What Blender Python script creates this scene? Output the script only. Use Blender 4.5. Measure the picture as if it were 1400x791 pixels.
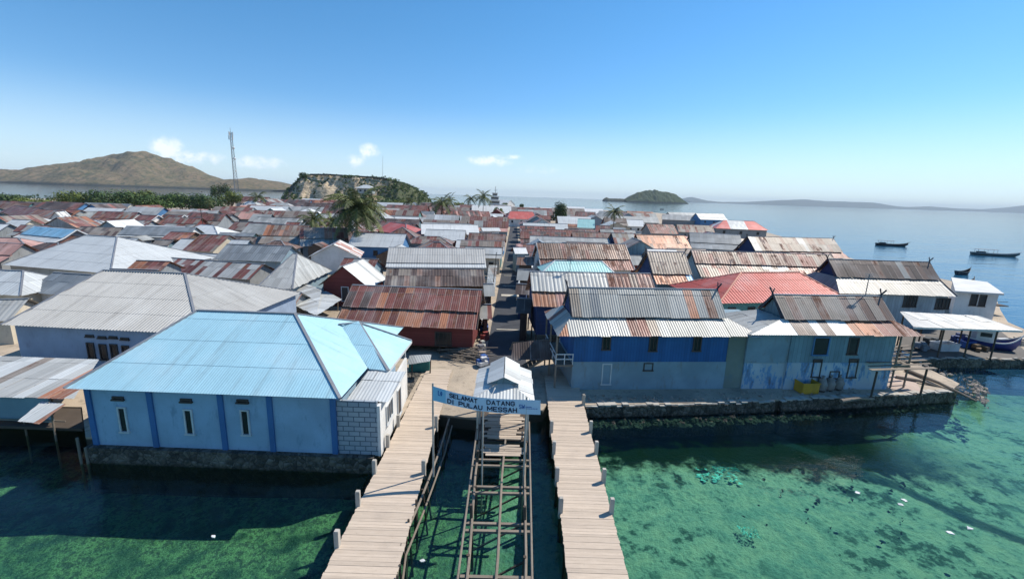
import bpy, math, random
from mathutils import Vector, Matrix, noise as mnoise

# ------------------------------------------------------------------ camera, sky, sun, exposure
sc = bpy.context.scene
for _o in list(bpy.data.objects): bpy.data.objects.remove(_o)
COL = sc.collection
F, CX, CY, CAMZ = 600.0, 700.0, 395.5, 16.0
PITCH, ROLL = math.atan((CY-268)/F), 0.032
_f = Vector((0, math.cos(PITCH), -math.sin(PITCH)))
_u0 = Vector((0, math.sin(PITCH), math.cos(PITCH)))
_x = Vector((1, 0, 0))
_r = math.cos(ROLL)*_x + math.sin(ROLL)*_u0
_u = -math.sin(ROLL)*_x + math.cos(ROLL)*_u0
cam_d = bpy.data.cameras.new('camera')
cam = bpy.data.objects.new('camera', cam_d); COL.objects.link(cam)
cam.matrix_world = Matrix(((_r.x,_u.x,-_f.x,0),(_r.y,_u.y,-_f.y,0),(_r.z,_u.z,-_f.z,CAMZ),(0,0,0,1)))
cam_d.sensor_width = 36; cam_d.lens = F/1400*36; cam_d.clip_start = .3; cam_d.clip_end = 80000
sc.camera = cam

SUN = Vector((.74, .42, 1.0)).normalized()
elev = math.asin(SUN.z); azim = math.atan2(SUN.x, SUN.y)      # from +Y towards +X
world = bpy.data.worlds.new('World'); sc.world = world; world.use_nodes = True
wn = world.node_tree.nodes; wl = world.node_tree.links; wn.clear()
wo = wn.new('ShaderNodeOutputWorld'); bg = wn.new('ShaderNodeBackground'); sky = wn.new('ShaderNodeTexSky')
sky.sky_type = 'NISHITA'; sky.sun_disc = False; sky.sun_elevation = elev; sky.sun_rotation = azim
sky.altitude = 0; sky.air_density = 1.0; sky.dust_density = .05; sky.ozone_density = 1.6
bg.inputs[1].default_value = .122
def ray(px, py): return (_f*F + _r*(px-CX) + _u*(CY-py)).normalized()
def P(px, py, z):
    d = ray(px, py); t = (z-CAMZ)/d.z
    return Vector((0,0,CAMZ)) + d*t
def PD(px, py, Y):                                  # point of a pixel's ray at depth Y
    d = ray(px, py); return Vector((0,0,CAMZ)) + d*(Y/d.y)
# a few small cumulus puffs low over the horizon, a part of the sky
tc = wn.new('ShaderNodeTexCoord'); acc = None
def M(op, a, b=None, c=None, nt=None):
    n = (nt or world.node_tree).nodes.new('ShaderNodeMath'); n.operation = op
    L = (nt or world.node_tree).links
    for i, v in enumerate((a, b, c)):
        if v is None: continue
        if isinstance(v, (int, float)): n.inputs[i].default_value = v
        else: L.new(v, n.inputs[i])
    return n.outputs[0]
sep = wn.new('ShaderNodeSeparateXYZ'); wl.new(tc.outputs['Generated'], sep.inputs[0])
az = M('ARCTAN2', sep.outputs[0], sep.outputs[1]); el = M('ARCSINE', sep.outputs[2])
for (px, py, sx, sy, s) in ((228,203,.022,.022,1.0),(262,215,.06,.012,.85),(355,222,.050,.014,.75),(486,220,.016,.016,.8),(505,206,.022,.014,.95),(495,214,.03,.012,.5),
                            (670,220,.045,.012,.9),(692,215,.05,.007,.7),(738,232,.07,.014,.45),(1130,247,.04,.006,.35),(10,211,.016,.008,.3)):
    d = ray(px, py); a0 = math.atan2(d.x, d.y); e0 = math.asin(d.z)
    u = M('DIVIDE', M('SUBTRACT', az, a0), sx); v = M('DIVIDE', M('SUBTRACT', el, e0), sy)
    r2 = M('ADD', M('MULTIPLY', u, u), M('MULTIPLY', v, v))
    g = M('MULTIPLY', M('POWER', 2.718, M('MULTIPLY', r2, -.8)), s)
    acc = g if acc is None else M('MAXIMUM', acc, g)
cn = wn.new('ShaderNodeTexNoise'); cn.inputs['Scale'].default_value = 55; cn.inputs['Detail'].default_value = 7; cn.inputs['Roughness'].default_value = .6
wl.new(tc.outputs['Generated'], cn.inputs['Vector'])
cm = M('MULTIPLY', acc, M('ADD', -.15, M('MULTIPLY', cn.outputs[0], 2.4)))
mr = wn.new('ShaderNodeMapRange'); mr.interpolation_type = 'SMOOTHSTEP'; wl.new(cm, mr.inputs[0])
mr.inputs[1].default_value = .28; mr.inputs[2].default_value = 1.0; mr.inputs[3].default_value = 0; mr.inputs[4].default_value = .85
mix = wn.new('ShaderNodeMix'); mix.data_type = 'RGBA'; wl.new(mr.outputs[0], mix.inputs[0])
hsv = wn.new('ShaderNodeHueSaturation'); hsv.inputs['Saturation'].default_value = 1.26; hsv.inputs['Value'].default_value = 1.0
wl.new(sky.outputs[0], hsv.inputs['Color'])
tint = wn.new('ShaderNodeMix'); tint.data_type = 'RGBA'; tint.blend_type = 'MULTIPLY'; tint.inputs[0].default_value = 1; wl.new(hsv.outputs[0], tint.inputs[6]); te = wn.new('ShaderNodeMapRange'); te.interpolation_type = 'SMOOTHSTEP'; wl.new(el, te.inputs[0]); te.inputs[1].default_value = -.02; te.inputs[2].default_value = .38; tm = wn.new('ShaderNodeMix'); tm.data_type = 'RGBA'; wl.new(te.outputs[0], tm.inputs[0]); tm.inputs[6].default_value = (.72, .84, 1.05, 1); tm.inputs[7].default_value = (.74, 1.0, 1.06, 1); wl.new(tm.outputs[2], tint.inputs[7])
hf = wn.new('ShaderNodeMapRange'); hf.interpolation_type = 'SMOOTHSTEP'; wl.new(el, hf.inputs[0]); hf.inputs[1].default_value = -.01; hf.inputs[2].default_value = .19; hf.inputs[3].default_value = .66; hf.inputs[4].default_value = 0
hm_ = wn.new('ShaderNodeMix'); hm_.data_type = 'RGBA'; wl.new(hf.outputs[0], hm_.inputs[0]); wl.new(tint.outputs[2], hm_.inputs[6]); hm_.inputs[7].default_value = (5.0, 6.4, 7.7, 1)
wl.new(hm_.outputs[2], mix.inputs[6]); mix.inputs[7].default_value = (7.6, 8.0, 8.8, 1)
wl.new(mix.outputs[2], bg.inputs[0]); wl.new(bg.outputs[0], wo.inputs[0])

sd = bpy.data.lights.new('sun', 'SUN'); sd.energy = 4.7; sd.angle = math.radians(.53); sd.color = (1, .93, .82)
so = bpy.data.objects.new('sun', sd); COL.objects.link(so)
so.rotation_euler = SUN.to_track_quat('Z', 'Y').to_euler()
sc.view_settings.view_transform = 'Standard'; sc.view_settings.look = 'None'; sc.view_settings.gamma = 1
sc.view_settings.exposure = 0.27
sc.cycles.max_bounces = 5; sc.cycles.diffuse_bounces = 2; sc.cycles.glossy_bounces = 2; sc.cycles.transmission_bounces = 2
sc.cycles.transparent_max_bounces = 10; sc.cycles.volume_bounces = 0
sc.cycles.use_denoising = True; sc.cycles.caustics_reflective = False; sc.cycles.caustics_refractive = False
random.seed(7); R = random.Random(11)

# ------------------------------------------------------------------ mesh helper
class MB:
    def __init__(s): s.v = []; s.f = []; s.uv = []; s.c = []; s.sm = []
    def face(s, pts, uv=None, col=(1,1,1,1), smooth=False):
        i = len(s.v); s.v += [tuple(p) for p in pts]; n = len(pts)
        s.f.append(tuple(range(i, i+n))); s.uv.append(uv or [(0,0)]*n); s.c.append(col); s.sm.append(smooth)
    def box(s, c, sz, rz=0, col=(1,1,1,1), M_=None):
        x, y, z = sz[0]/2, sz[1]/2, sz[2]/2; cr, sr = math.cos(rz), math.sin(rz)
        def t(a, b, d):
            if M_ is not None: return Vector(c) + M_ @ Vector((a*x, b*y, d*z))
            return (c[0]+a*x*cr-b*y*sr, c[1]+a*x*sr+b*y*cr, c[2]+d*z)
        q = [t(a,b,d) for d in (-1,1) for b in (-1,1) for a in (-1,1)]
        for fc in ((0,2,3,1),(4,5,7,6),(0,1,5,4),(2,6,7,3),(0,4,6,2),(1,3,7,5)):
            s.face([q[k] for k in fc], col=col)
    def bar(s, a, b, w, h=None, col=(1,1,1,1)):
        a = Vector(a); b = Vector(b); d = b-a; L = d.length
        if L < 1e-5: return
        q = d.to_track_quat('X', 'Z').to_matrix()
        s.box((a+b)/2, (L, w, h or w), M_=q, col=col)
    def tube(s, pts, rad, n=6, col=(1,1,1,1), cap=True):
        rings = []
        for i, p in enumerate(pts):
            p = Vector(p)
            d = (Vector(pts[min(i+1, len(pts)-1)])-Vector(pts[max(i-1, 0)])).normalized()
            q = d.to_track_quat('Z', 'Y').to_matrix(); r = rad[i] if isinstance(rad, (list, tuple)) else rad
            rings.append([p + q @ Vector((math.cos(6.2832*k/n)*r, math.sin(6.2832*k/n)*r, 0)) for k in range(n)])
        for A, B in zip(rings, rings[1:]):
            for k in range(n):
                s.face([A[k], A[(k+1)%n], B[(k+1)%n], B[k]], col=col, smooth=n > 5)
        if cap:
            s.face(rings[0][::-1], col=col); s.face(rings[-1], col=col)
    def prism(s, poly, z0, z1, col=(1,1,1,1), uvs=False):
        n = len(poly); s.face([(p[0],p[1],z1) for p in poly], uv=[(p[0],p[1]) for p in poly], col=col)
        s.face([(p[0],p[1],z0) for p in poly][::-1], col=col)
        for i in range(n):
            a, b = poly[i], poly[(i+1)%n]; s.face([(a[0],a[1],z0),(b[0],b[1],z0),(b[0],b[1],z1),(a[0],a[1],z1)], col=col)
    def build(s, name, mat, parent=None, merge=False):
        me = bpy.data.meshes.new(name); me.from_pydata(s.v, [], s.f)
        uvl = me.uv_layers.new(name='UVMap'); flat = [k for u in s.uv for p in u for k in p]; uvl.data.foreach_set('uv', flat)
        ca = me.color_attributes.new('Col', 'FLOAT_COLOR', 'CORNER')
        fl = []
        for f, c in zip(s.f, s.c): fl += list(c)*len(f)
        ca.data.foreach_set('color', fl)
        me.polygons.foreach_set('use_smooth', s.sm)
        me.materials.append(mat); me.validate(); me.update()
        if merge:
            import bmesh
            b = bmesh.new(); b.from_mesh(me); bmesh.ops.remove_doubles(b, verts=b.verts, dist=1e-4); b.to_mesh(me); b.free()
        o = bpy.data.objects.new(name, me); COL.objects.link(o)
        if parent is not None:
            o.parent = parent
            if parent.type == 'EMPTY': o.matrix_parent_inverse = Matrix.Translation(-parent.location)
        return o
def empty(name, loc, label, cat, group=None):
    o = bpy.data.objects.new(name, None); COL.objects.link(o); o.location = loc; o.empty_display_size = .5
    return tag(o, label, cat, group)
def tag(o, label=None, cat=None, group=None, kind=None):
    if label: o['label'] = label
    if cat: o['category'] = cat
    if group: o['group'] = group
    if kind: o['kind'] = kind
    return o

# ------------------------------------------------------------------ materials
def proj(x, y, z):
    v = Vector((x, y, z-CAMZ)); k = F/v.dot(_f); return CX+k*v.dot(_r), CY-k*v.dot(_u)
def newmat(name):
    m = bpy.data.materials.new(name); m.use_nodes = True; nt = m.node_tree
    return m, nt, nt.nodes['Principled BSDF']
def N(nt, t, **kw):
    n = nt.nodes.new(t)
    for k, v in kw.items(): setattr(n, k, v)
    return n
def noise_n(nt, vec, scale, detail=4, rough=.55):
    n = N(nt, 'ShaderNodeTexNoise'); n.inputs['Scale'].default_value = scale; n.inputs['Detail'].default_value = detail; n.inputs['Roughness'].default_value = rough
    nt.links.new(vec, n.inputs['Vector']); return n.outputs[0]
def mapn(nt, vec, sc_=(1,1,1), rot=(0,0,0)):
    n = N(nt, 'ShaderNodeMapping'); n.inputs['Scale'].default_value = sc_; n.inputs['Rotation'].default_value = rot; nt.links.new(vec, n.inputs[0]); return n.outputs[0]
def rng(nt, v, a, b, c=0, d=1):
    n = N(nt, 'ShaderNodeMapRange'); n.interpolation_type = 'SMOOTHSTEP'; nt.links.new(v, n.inputs[0])
    for i, k in enumerate((a, b, c, d)): n.inputs[i+1].default_value = k
    return n.outputs[0]
def mixc(nt, f, a, b, mode='MIX'):
    n = N(nt, 'ShaderNodeMix'); n.data_type = 'RGBA'; n.blend_type = mode
    for i, v in ((0, f), (6, a), (7, b)):
        if isinstance(v, (int, float)): n.inputs[i].default_value = v
        elif isinstance(v, tuple): n.inputs[i].default_value = (*v[:3], 1)
        else: nt.links.new(v, n.inputs[i])
    return n.outputs[2]
def bump(nt, h, s, dist, bs):
    b = N(nt, 'ShaderNodeBump'); b.inputs['Strength'].default_value = s; b.inputs['Distance'].default_value = dist
    nt.links.new(h, b.inputs['Height']); nt.links.new(b.outputs[0], bs.inputs['Normal'])

def make_sheet_mat():
    m, nt, bs = newmat('corrugated_sheet'); L = nt.links
    at = N(nt, 'ShaderNodeVertexColor', layer_name='Col'); uv = N(nt, 'ShaderNodeUVMap'); oi = N(nt, 'ShaderNodeObjectInfo')
    ad = N(nt, 'ShaderNodeVectorMath', operation='ADD'); cb = N(nt, 'ShaderNodeCombineXYZ')
    L.new(M('MULTIPLY', oi.outputs['Random'], 57, nt=nt), cb.inputs[0]); L.new(M('MULTIPLY', oi.outputs['Random'], 31, nt=nt), cb.inputs[2])
    L.new(uv.outputs[0], ad.inputs[0]); L.new(cb.outputs[0], ad.inputs[1]); V = ad.outputs[0]
    st = noise_n(nt, mapn(nt, V, (2.6,.35,1)), 1.0, 6, .65)
    big = noise_n(nt, V, .35, 3); fine = noise_n(nt, V, 5.0, 4, .7)
    patch = noise_n(nt, mapn(nt, V, (.9,.6,1)), 1.3, 5, .7)
    # base brightness wander
    br = M('ADD', .72, M('MULTIPLY', M('ADD', M('ADD', st, big, nt=nt), fine, nt=nt), .19, nt=nt), nt=nt)
    base = mixc(nt, 1.0, at.outputs[0], (1,1,1), 'MULTIPLY')
    cbr = N(nt, 'ShaderNodeCombineColor')
    for i in range(3): L.new(br, cbr.inputs[i])
    base = mixc(nt, 1.0, base, cbr.outputs[0], 'MULTIPLY')
    # rust
    sm = M('ADD', M('MULTIPLY', st, .6, nt=nt), M('MULTIPLY', patch, .5, nt=nt), nt=nt)
    thr = M('SUBTRACT', sm, M('SUBTRACT', .86, M('MULTIPLY', at.outputs[1], .5, nt=nt), nt=nt), nt=nt)
    rm = rng(nt, thr, -.04, .10, 0, .9)
    rm = M('MULTIPLY', rm, rng(nt, at.outputs[1], 0.0, .25, 0, 1), nt=nt)
    rust = mixc(nt, rng(nt, fine, .3, .7), (.075,.03,.022), (.21,.088,.048))
    base = mixc(nt, rm, base, rust)
    stn = rng(nt, noise_n(nt, mapn(nt, V, (1.6,.12,1)), 1.0, 5, .7), .5, .72, 0, .30); base = mixc(nt, stn, base, (.12,.11,.10)); base = mixc(nt, rng(nt, big, .45, .7, 0, .14), base, (.65,.66,.64))
    # side laps every 0.8 m and end laps every 2.1 m
    sx = N(nt, 'ShaderNodeSeparateXYZ'); L.new(uv.outputs[0], sx.inputs[0])
    fx = M('FRACT', M('DIVIDE', sx.outputs[0], .8, nt=nt), nt=nt); seam = M('LESS_THAN', fx, .075, nt=nt)
    fy = M('FRACT', M('DIVIDE', sx.outputs[1], 2.1, nt=nt), nt=nt); seam2 = M('LESS_THAN', fy, .02, nt=nt)
    se = M('MULTIPLY', M('MAXIMUM', seam, M('MULTIPLY', seam2, .6, nt=nt), nt=nt), M('MULTIPLY', rng(nt, patch, .3, .55), M('ADD', .06, M('MULTIPLY', rng(nt, at.outputs[1], .04, .4), .62, nt=nt), nt=nt), nt=nt), nt=nt)
    sc2 = mixc(nt, rng(nt, at.outputs[1], .2, .4), (.07,.055,.05), (.46,.38,.33)); base = mixc(nt, se, base, sc2)
    L.new(base, bs.inputs['Base Color'])
    bs.inputs['Metallic'].default_value = .12
    L.new(rng(nt, rm, 0, 1, .48, .85), bs.inputs['Roughness'])
    bs.inputs['Specular IOR Level'].default_value = .35
    bump(nt, fine, .25, .03, bs)
    return m
SHEET = make_sheet_mat()

_mc = {}
def paint(name, col, rough=.8, dirt=.35, dcol=(.09,.08,.065), boards=None, bscale=3.0, metal=0, scale=1.0, peel=None):
    """painted or bare surface with wandering tone, dirt patches and optional board or block joints"""
    key = name
    if key in _mc: return _mc[key]
    m, nt, bs = newmat(name); L = nt.links
    g = N(nt, 'ShaderNodeNewGeometry'); V = g.outputs['Position']
    a = noise_n(nt, V, .5*scale, 5); b = noise_n(nt, mapn(nt, V, (1,1,.35)), 2.2*scale, 6, .68); c = noise_n(nt, V, 9*scale, 3, .7)
    base = mixc(nt, rng(nt, a, .3, .7, 0, 1), tuple(x*.86 for x in col), tuple(min(1, x*1.1) for x in col))
    base = mixc(nt, M('MULTIPLY', c, .22, nt=nt), base, tuple(x*.5 for x in col))
    if peel:
        base = mixc(nt, rng(nt, b, .5, .56), base, peel)
    base = mixc(nt, rng(nt, b, .52, .72, 0, dirt), base, dcol)
    h = c
    if boards:
        sx = N(nt, 'ShaderNodeSeparateXYZ'); L.new(V, sx.inputs[0])
        if boards == 'v': co = M('ADD', sx.outputs[0], sx.outputs[1], nt=nt)
        elif boards == 'x': co = sx.outputs[0]
        elif boards == 'y': co = sx.outputs[1]
        else: co = sx.outputs[2]
        t = M('MULTIPLY', co, bscale, nt=nt); fr = M('FRACT', t, nt=nt); fl = M('FLOOR', t, nt=nt)
        ln = M('LESS_THAN', fr, .08, nt=nt)
        wnz = N(nt, 'ShaderNodeTexWhiteNoise', noise_dimensions='1D'); L.new(fl, wnz.inputs['W'])
        tone = rng(nt, wnz.outputs[0], 0, 1, 0, .34)
        base = mixc(nt, tone, base, tuple(x*.45 for x in col))
        base = mixc(nt, M('MULTIPLY', ln, .6, nt=nt), base, tuple(x*.25 for x in col))
        h = M('SUBTRACT', c, M('MULTIPLY', ln, 1.5, nt=nt), nt=nt)
    L.new(base, bs.inputs['Base Color'])
    bs.inputs['Roughness'].default_value = rough; bs.inputs['Metallic'].default_value = metal
    bs.inputs['Specular IOR Level'].default_value = .3
    bump(nt, h, .35, .03, bs)
    _mc[key] = m; return m
WALLS = dict(
 blue=lambda: paint('wall_blue', (.085,.22,.42), dirt=.3), mosque=lambda: paint('wall_mosque_blue', (.31,.46,.61), dirt=.7, dcol=(.17,.27,.38)),
 navy=lambda: paint('wall_navy', (.02,.05,.15), boards='z', bscale=5), royal=lambda: paint('wall_royal_blue', (.035,.14,.36), dirt=.4, dcol=(.05,.09,.15), boards='v', bscale=4),
 lilac=lambda: paint('wall_lilac', (.30,.38,.50), dirt=.25), white=lambda: paint('wall_white', (.72,.71,.68), dirt=.25),
 cream=lambda: paint('wall_cream', (.62,.56,.45)), grey=lambda: paint('wall_grey', (.28,.29,.29), dirt=.5), teal=lambda: paint('wall_teal', (.12,.30,.30)),
 slate=lambda: paint('wall_slate_blue', (.23,.33,.39), dirt=.7, dcol=(.20,.20,.17)), red=lambda: paint('wall_oxide_red', (.20,.05,.045), boards='z', bscale=4, dirt=.2),
 wood=lambda: paint('wall_wood', (.16,.11,.08), boards='v', bscale=4, dirt=.4), dark=lambda: paint('wall_dark_wood', (.05,.04,.04), boards='v', bscale=4),
 tin=lambda: paint('wall_tin', (.30,.33,.35), boards='v', bscale=3, dirt=.5, dcol=(.16,.09,.06)), bluetin=lambda: paint('wall_blue_tin', (.20,.31,.36), boards='v', bscale=2.6, dirt=.45, dcol=(.10,.09,.08)),
 peel=lambda: paint('wall_peeling', (.42,.50,.55), peel=(.16,.32,.52), dirt=.9, dcol=(.13,.12,.11), scale=.8), pale=lambda: paint('wall_pale_boards', (.45,.50,.52), boards='v', bscale=2.5, dirt=.5))
def W(k): return WALLS[k]()
GLASS = paint('dark_pane', (.018,.022,.028), rough=.15, dirt=.1)
FRAME = paint('frame_white', (.6,.62,.62), rough=.6, dirt=.2)
FRAMED = paint('frame_dark', (.07,.06,.055), rough=.7)
CAP = paint('ridge_cap_metal', (.26,.27,.29), rough=.5, metal=.2)
CAPW = paint('ridge_cap_white', (.72,.73,.73), rough=.5)
CAPR = paint('ridge_cap_salmon', (.74,.36,.25), rough=.6)
TIMBER = paint('weathered_timber', (.24,.20,.16), rough=.9, dirt=.5, scale=2)
TIMBERD = paint('dark_timber', (.085,.068,.055), rough=.9, dirt=.4, scale=2)
BARGE = paint('barge_board_dark', (.045,.05,.065), rough=.7)
CONC = paint('concrete', (.46,.43,.38), rough=.9, dirt=.4, scale=1.5)
def stone_mat():
    m, nt, bs = newmat('dark_reef_stone'); L = nt.links; V = N(nt, 'ShaderNodeNewGeometry').outputs['Position']
    w_ = N(nt, 'ShaderNodeTexNoise'); w_.inputs['Scale'].default_value = 1.5; L.new(V, w_.inputs['Vector']); mv = N(nt, 'ShaderNodeMix'); mv.data_type = 'VECTOR'; mv.inputs[0].default_value = .12; L.new(V, mv.inputs[4]); L.new(w_.outputs['Color'], mv.inputs[5])
    v1 = N(nt, 'ShaderNodeTexVoronoi'); v1.inputs['Scale'].default_value = 3.4; L.new(mv.outputs[1], v1.inputs['Vector'])
    v2 = N(nt, 'ShaderNodeTexVoronoi', feature='DISTANCE_TO_EDGE'); v2.inputs['Scale'].default_value = 3.4; L.new(mv.outputs[1], v2.inputs['Vector'])
    n = noise_n(nt, V, 2.2, 6, .7); n2 = noise_n(nt, V, .6, 4)
    sp = N(nt, 'ShaderNodeSeparateColor'); L.new(v1.outputs['Color'], sp.inputs[0])
    base = mixc(nt, sp.outputs[0], (.055,.05,.042), (.19,.165,.135)); base = mixc(nt, rng(nt, n, .42, .62, 0, .8), base, (.03,.032,.026))
    base = mixc(nt, rng(nt, v2.outputs['Distance'], .06, .0, 0, .85), base, (.015,.014,.012)); base = mixc(nt, rng(nt, n2, .55, .7, 0, .5), base, (.24,.21,.17))
    sx = N(nt, 'ShaderNodeSeparateXYZ'); L.new(V, sx.inputs[0]); base = mixc(nt, rng(nt, sx.outputs[2], .55, .1, 0, .85), base, (.022,.028,.016))
    L.new(base, bs.inputs['Base Color']); bs.inputs['Roughness'].default_value = .95; bump(nt, M('ADD', v2.outputs['Distance'], M('MULTIPLY', n, .4, nt=nt), nt=nt), 1.0, .25, bs); return m
STONE = stone_mat()

PAL = dict(G=(.30,.31,.295,.12), L=(.40,.405,.385,.14), W=(.68,.69,.67,.03), R=(.185,.068,.054,.5), O=(.34,.145,.078,.45), D=(.095,.068,.058,.25),
           T=(.235,.20,.165,.36), P=(.50,.28,.23,.3), C=(.36,.60,.69,.03), K=(.21,.235,.25,.1), E=(.33,.58,.56,.03), A=(.42,.08,.065,.02), B=(.22,.44,.60,.06),
           S=(.52,.54,.53,.12), M=(.18,.115,.09,.5), Q=(.52,.12,.10,.05), Z=(.45,.44,.41,.05), Y=(.54,.56,.55,.05), X=(.25,.245,.23,.08), V=(.42,.42,.40,.04))
# ------------------------------------------------------------------ roof sheets
def clip_v(poly, u):
    vs = []
    n = len(poly)
    for i in range(n):
        (a, b), (c, d) = poly[i], poly[(i+1) % n]
        if abs(c-a) < 1e-9:
            if abs(u-a) < 1e-6: vs += [b, d]
            continue
        t = (u-a)/(c-a)
        if -1e-6 <= t <= 1+1e-6: vs.append(b+(d-b)*t)
    return (min(vs), max(vs)) if len(vs) >= 2 else None
RIB = None
def sheets(mb, A, B, C, D, style, near=1, rnd=R, rowlen=2.1, lift=0.0, vfirst=0.0):
    """cover the plane quad A,B (eave) C,D (upper edge) with separate overlapping sheets"""
    A, B, C, D = map(Vector, (A, B, C, D))
    Uv = (B-A); L = Uv.length; Uv.normalize(); nn = Uv.cross((C+D)/2-A).normalized(); Vv = nn.cross(Uv)
    poly = [((q-A).dot(Uv), (q-A).dot(Vv)) for q in (A, B, C, D)]
    u0 = min(p[0] for p in poly); u1 = max(p[0] for p in poly); vmax = max(p[1] for p in poly); vmin = min(p[1] for p in poly)
    seq = style[1:] if style[0] == '=' else None
    SW = .8 if near < 3 else 1.6
    if near == 3: rowlen = 4.2
    ncol = max(1, math.ceil((u1-u0)/SW)); nrow = max(1, math.ceil((vmax-vmin)/rowlen - .15))
    sub = {0: 16, 1: 6, 2: 1, 3: 1}[near]; amp = {0: .009, 1: .012, 2: 0, 3: 0}[near]; ndiv = 4 if near == 0 else 2
    if style == 'C' and near == 0: amp, ndiv, sub = .006, 5, 20
    if RIB and near < 2: amp, ndiv = RIB; sub = ndiv*6
    last = None
    for c in range(ncol):
        cu0 = u0+c*SW; cu1 = min(u1, cu0+SW)
        if seq: key = seq[min(len(seq)-1, int((c+.5)/ncol*len(seq)))]
        for r in range(nrow):
            if not seq:
                key = last if (last and rnd.random() < .35) else rnd.choice(style)
            last = key
            p = PAL[key]; j = (rnd.uniform(.62, 1.3) if key in 'RODM' else rnd.uniform(.80, 1.14)) if key not in 'CWAEQZY' else rnd.uniform(.97, 1.03)
            col = (p[0]*j, p[1]*j, p[2]*j, 1)
            rusty = max(0, min(1, p[3] + (rnd.uniform(-.12, .2) if p[3] > .03 else 0)))
            jit = rnd.uniform(0, .02) if near < 2 and key not in 'CWAEQZY' else 0
            v0 = vmin+r*rowlen; v1 = vmin+(r+1)*rowlen+.06 if r < nrow-1 else vmax+.01
            if r == 0: v0 -= (rnd.uniform(0, .10) if near < 2 and key not in 'CWAEQZY' else 0)
            tl = rnd.uniform(-.012, .012) if near < 2 and key not in 'CWAEQZY' else 0
            prev = None
            for k in range(sub+1):
                u = cu0+(cu1-cu0)*k/sub; uc = min(max(u, u0+1e-4), u1-1e-4)
                rg = clip_v(poly, uc)
                if rg is None: prev = None; continue
                lo = max(v0, rg[0]) if r > 0 or rg[0] > vmin+.02 else v0; hi = min(v1, rg[1])
                if hi <= lo+1e-3: hi = lo+1e-3 if prev else lo; 
                h = amp*math.sin((u-u0)/SW*6.2832*ndiv+.4)+jit+tl*(k/sub)+lift
                a = A+Uv*u+Vv*lo+nn*(h+.018); b = A+Uv*u+Vv*hi+nn*(h+(.004 if r < nrow-1 else 0))
                if prev and (hi-lo > .002 or prev[3] > .002):
                    mb.face([prev[0], a, b, prev[1]], uv=[(prev[2], prev[4]), (u, lo), (u, hi), (prev[2], prev[5])], col=(*col[:3], rusty), smooth=near < 2)
                prev = (a, b, u, hi-lo, lo, hi)
    return nn
# ------------------------------------------------------------------ windows, doors on a wall plane
def window(root, O, U, u, z, w, h, out, frame=None, bars=0, name='window', rel=False):
    """O: a point of the wall, U: unit along the wall, out: outward normal; centre at u, z"""
    frame = frame or FRAMED; c = O+U*u; c = Vector((c.x, c.y, z)); mb = MB(); t = .09; Zv = Vector((0,0,1))
    rot = Matrix((U, -out, Zv)).transposed()
    def bx(du, dz, sw, sh, dp, off, m): m.box(c+U*du+Zv*dz+out*off, (sw, dp, sh), M_=rot)
    bx(0, h/2, w+t, t, .10, .03, mb); bx(0, -h/2, w+t+.08, t, .16, .05, mb)
    bx(-w/2, 0, t, h-t, .10, .03, mb); bx(w/2, 0, t, h-t, .10, .03, mb)
    for k in range(bars): bx(-w/2+w*(k+1)/(bars+1), 0, .045, h-t, .05, .04, mb)
    f = mb.build(name, frame, root)
    pm = MB(); bx(0, 0, w-t, h-t, .02, .015, pm)
    pm.build('pane' if name == 'window' else 'panel', GLASS if name == 'window' else FRAMED, f)
    return f

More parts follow.
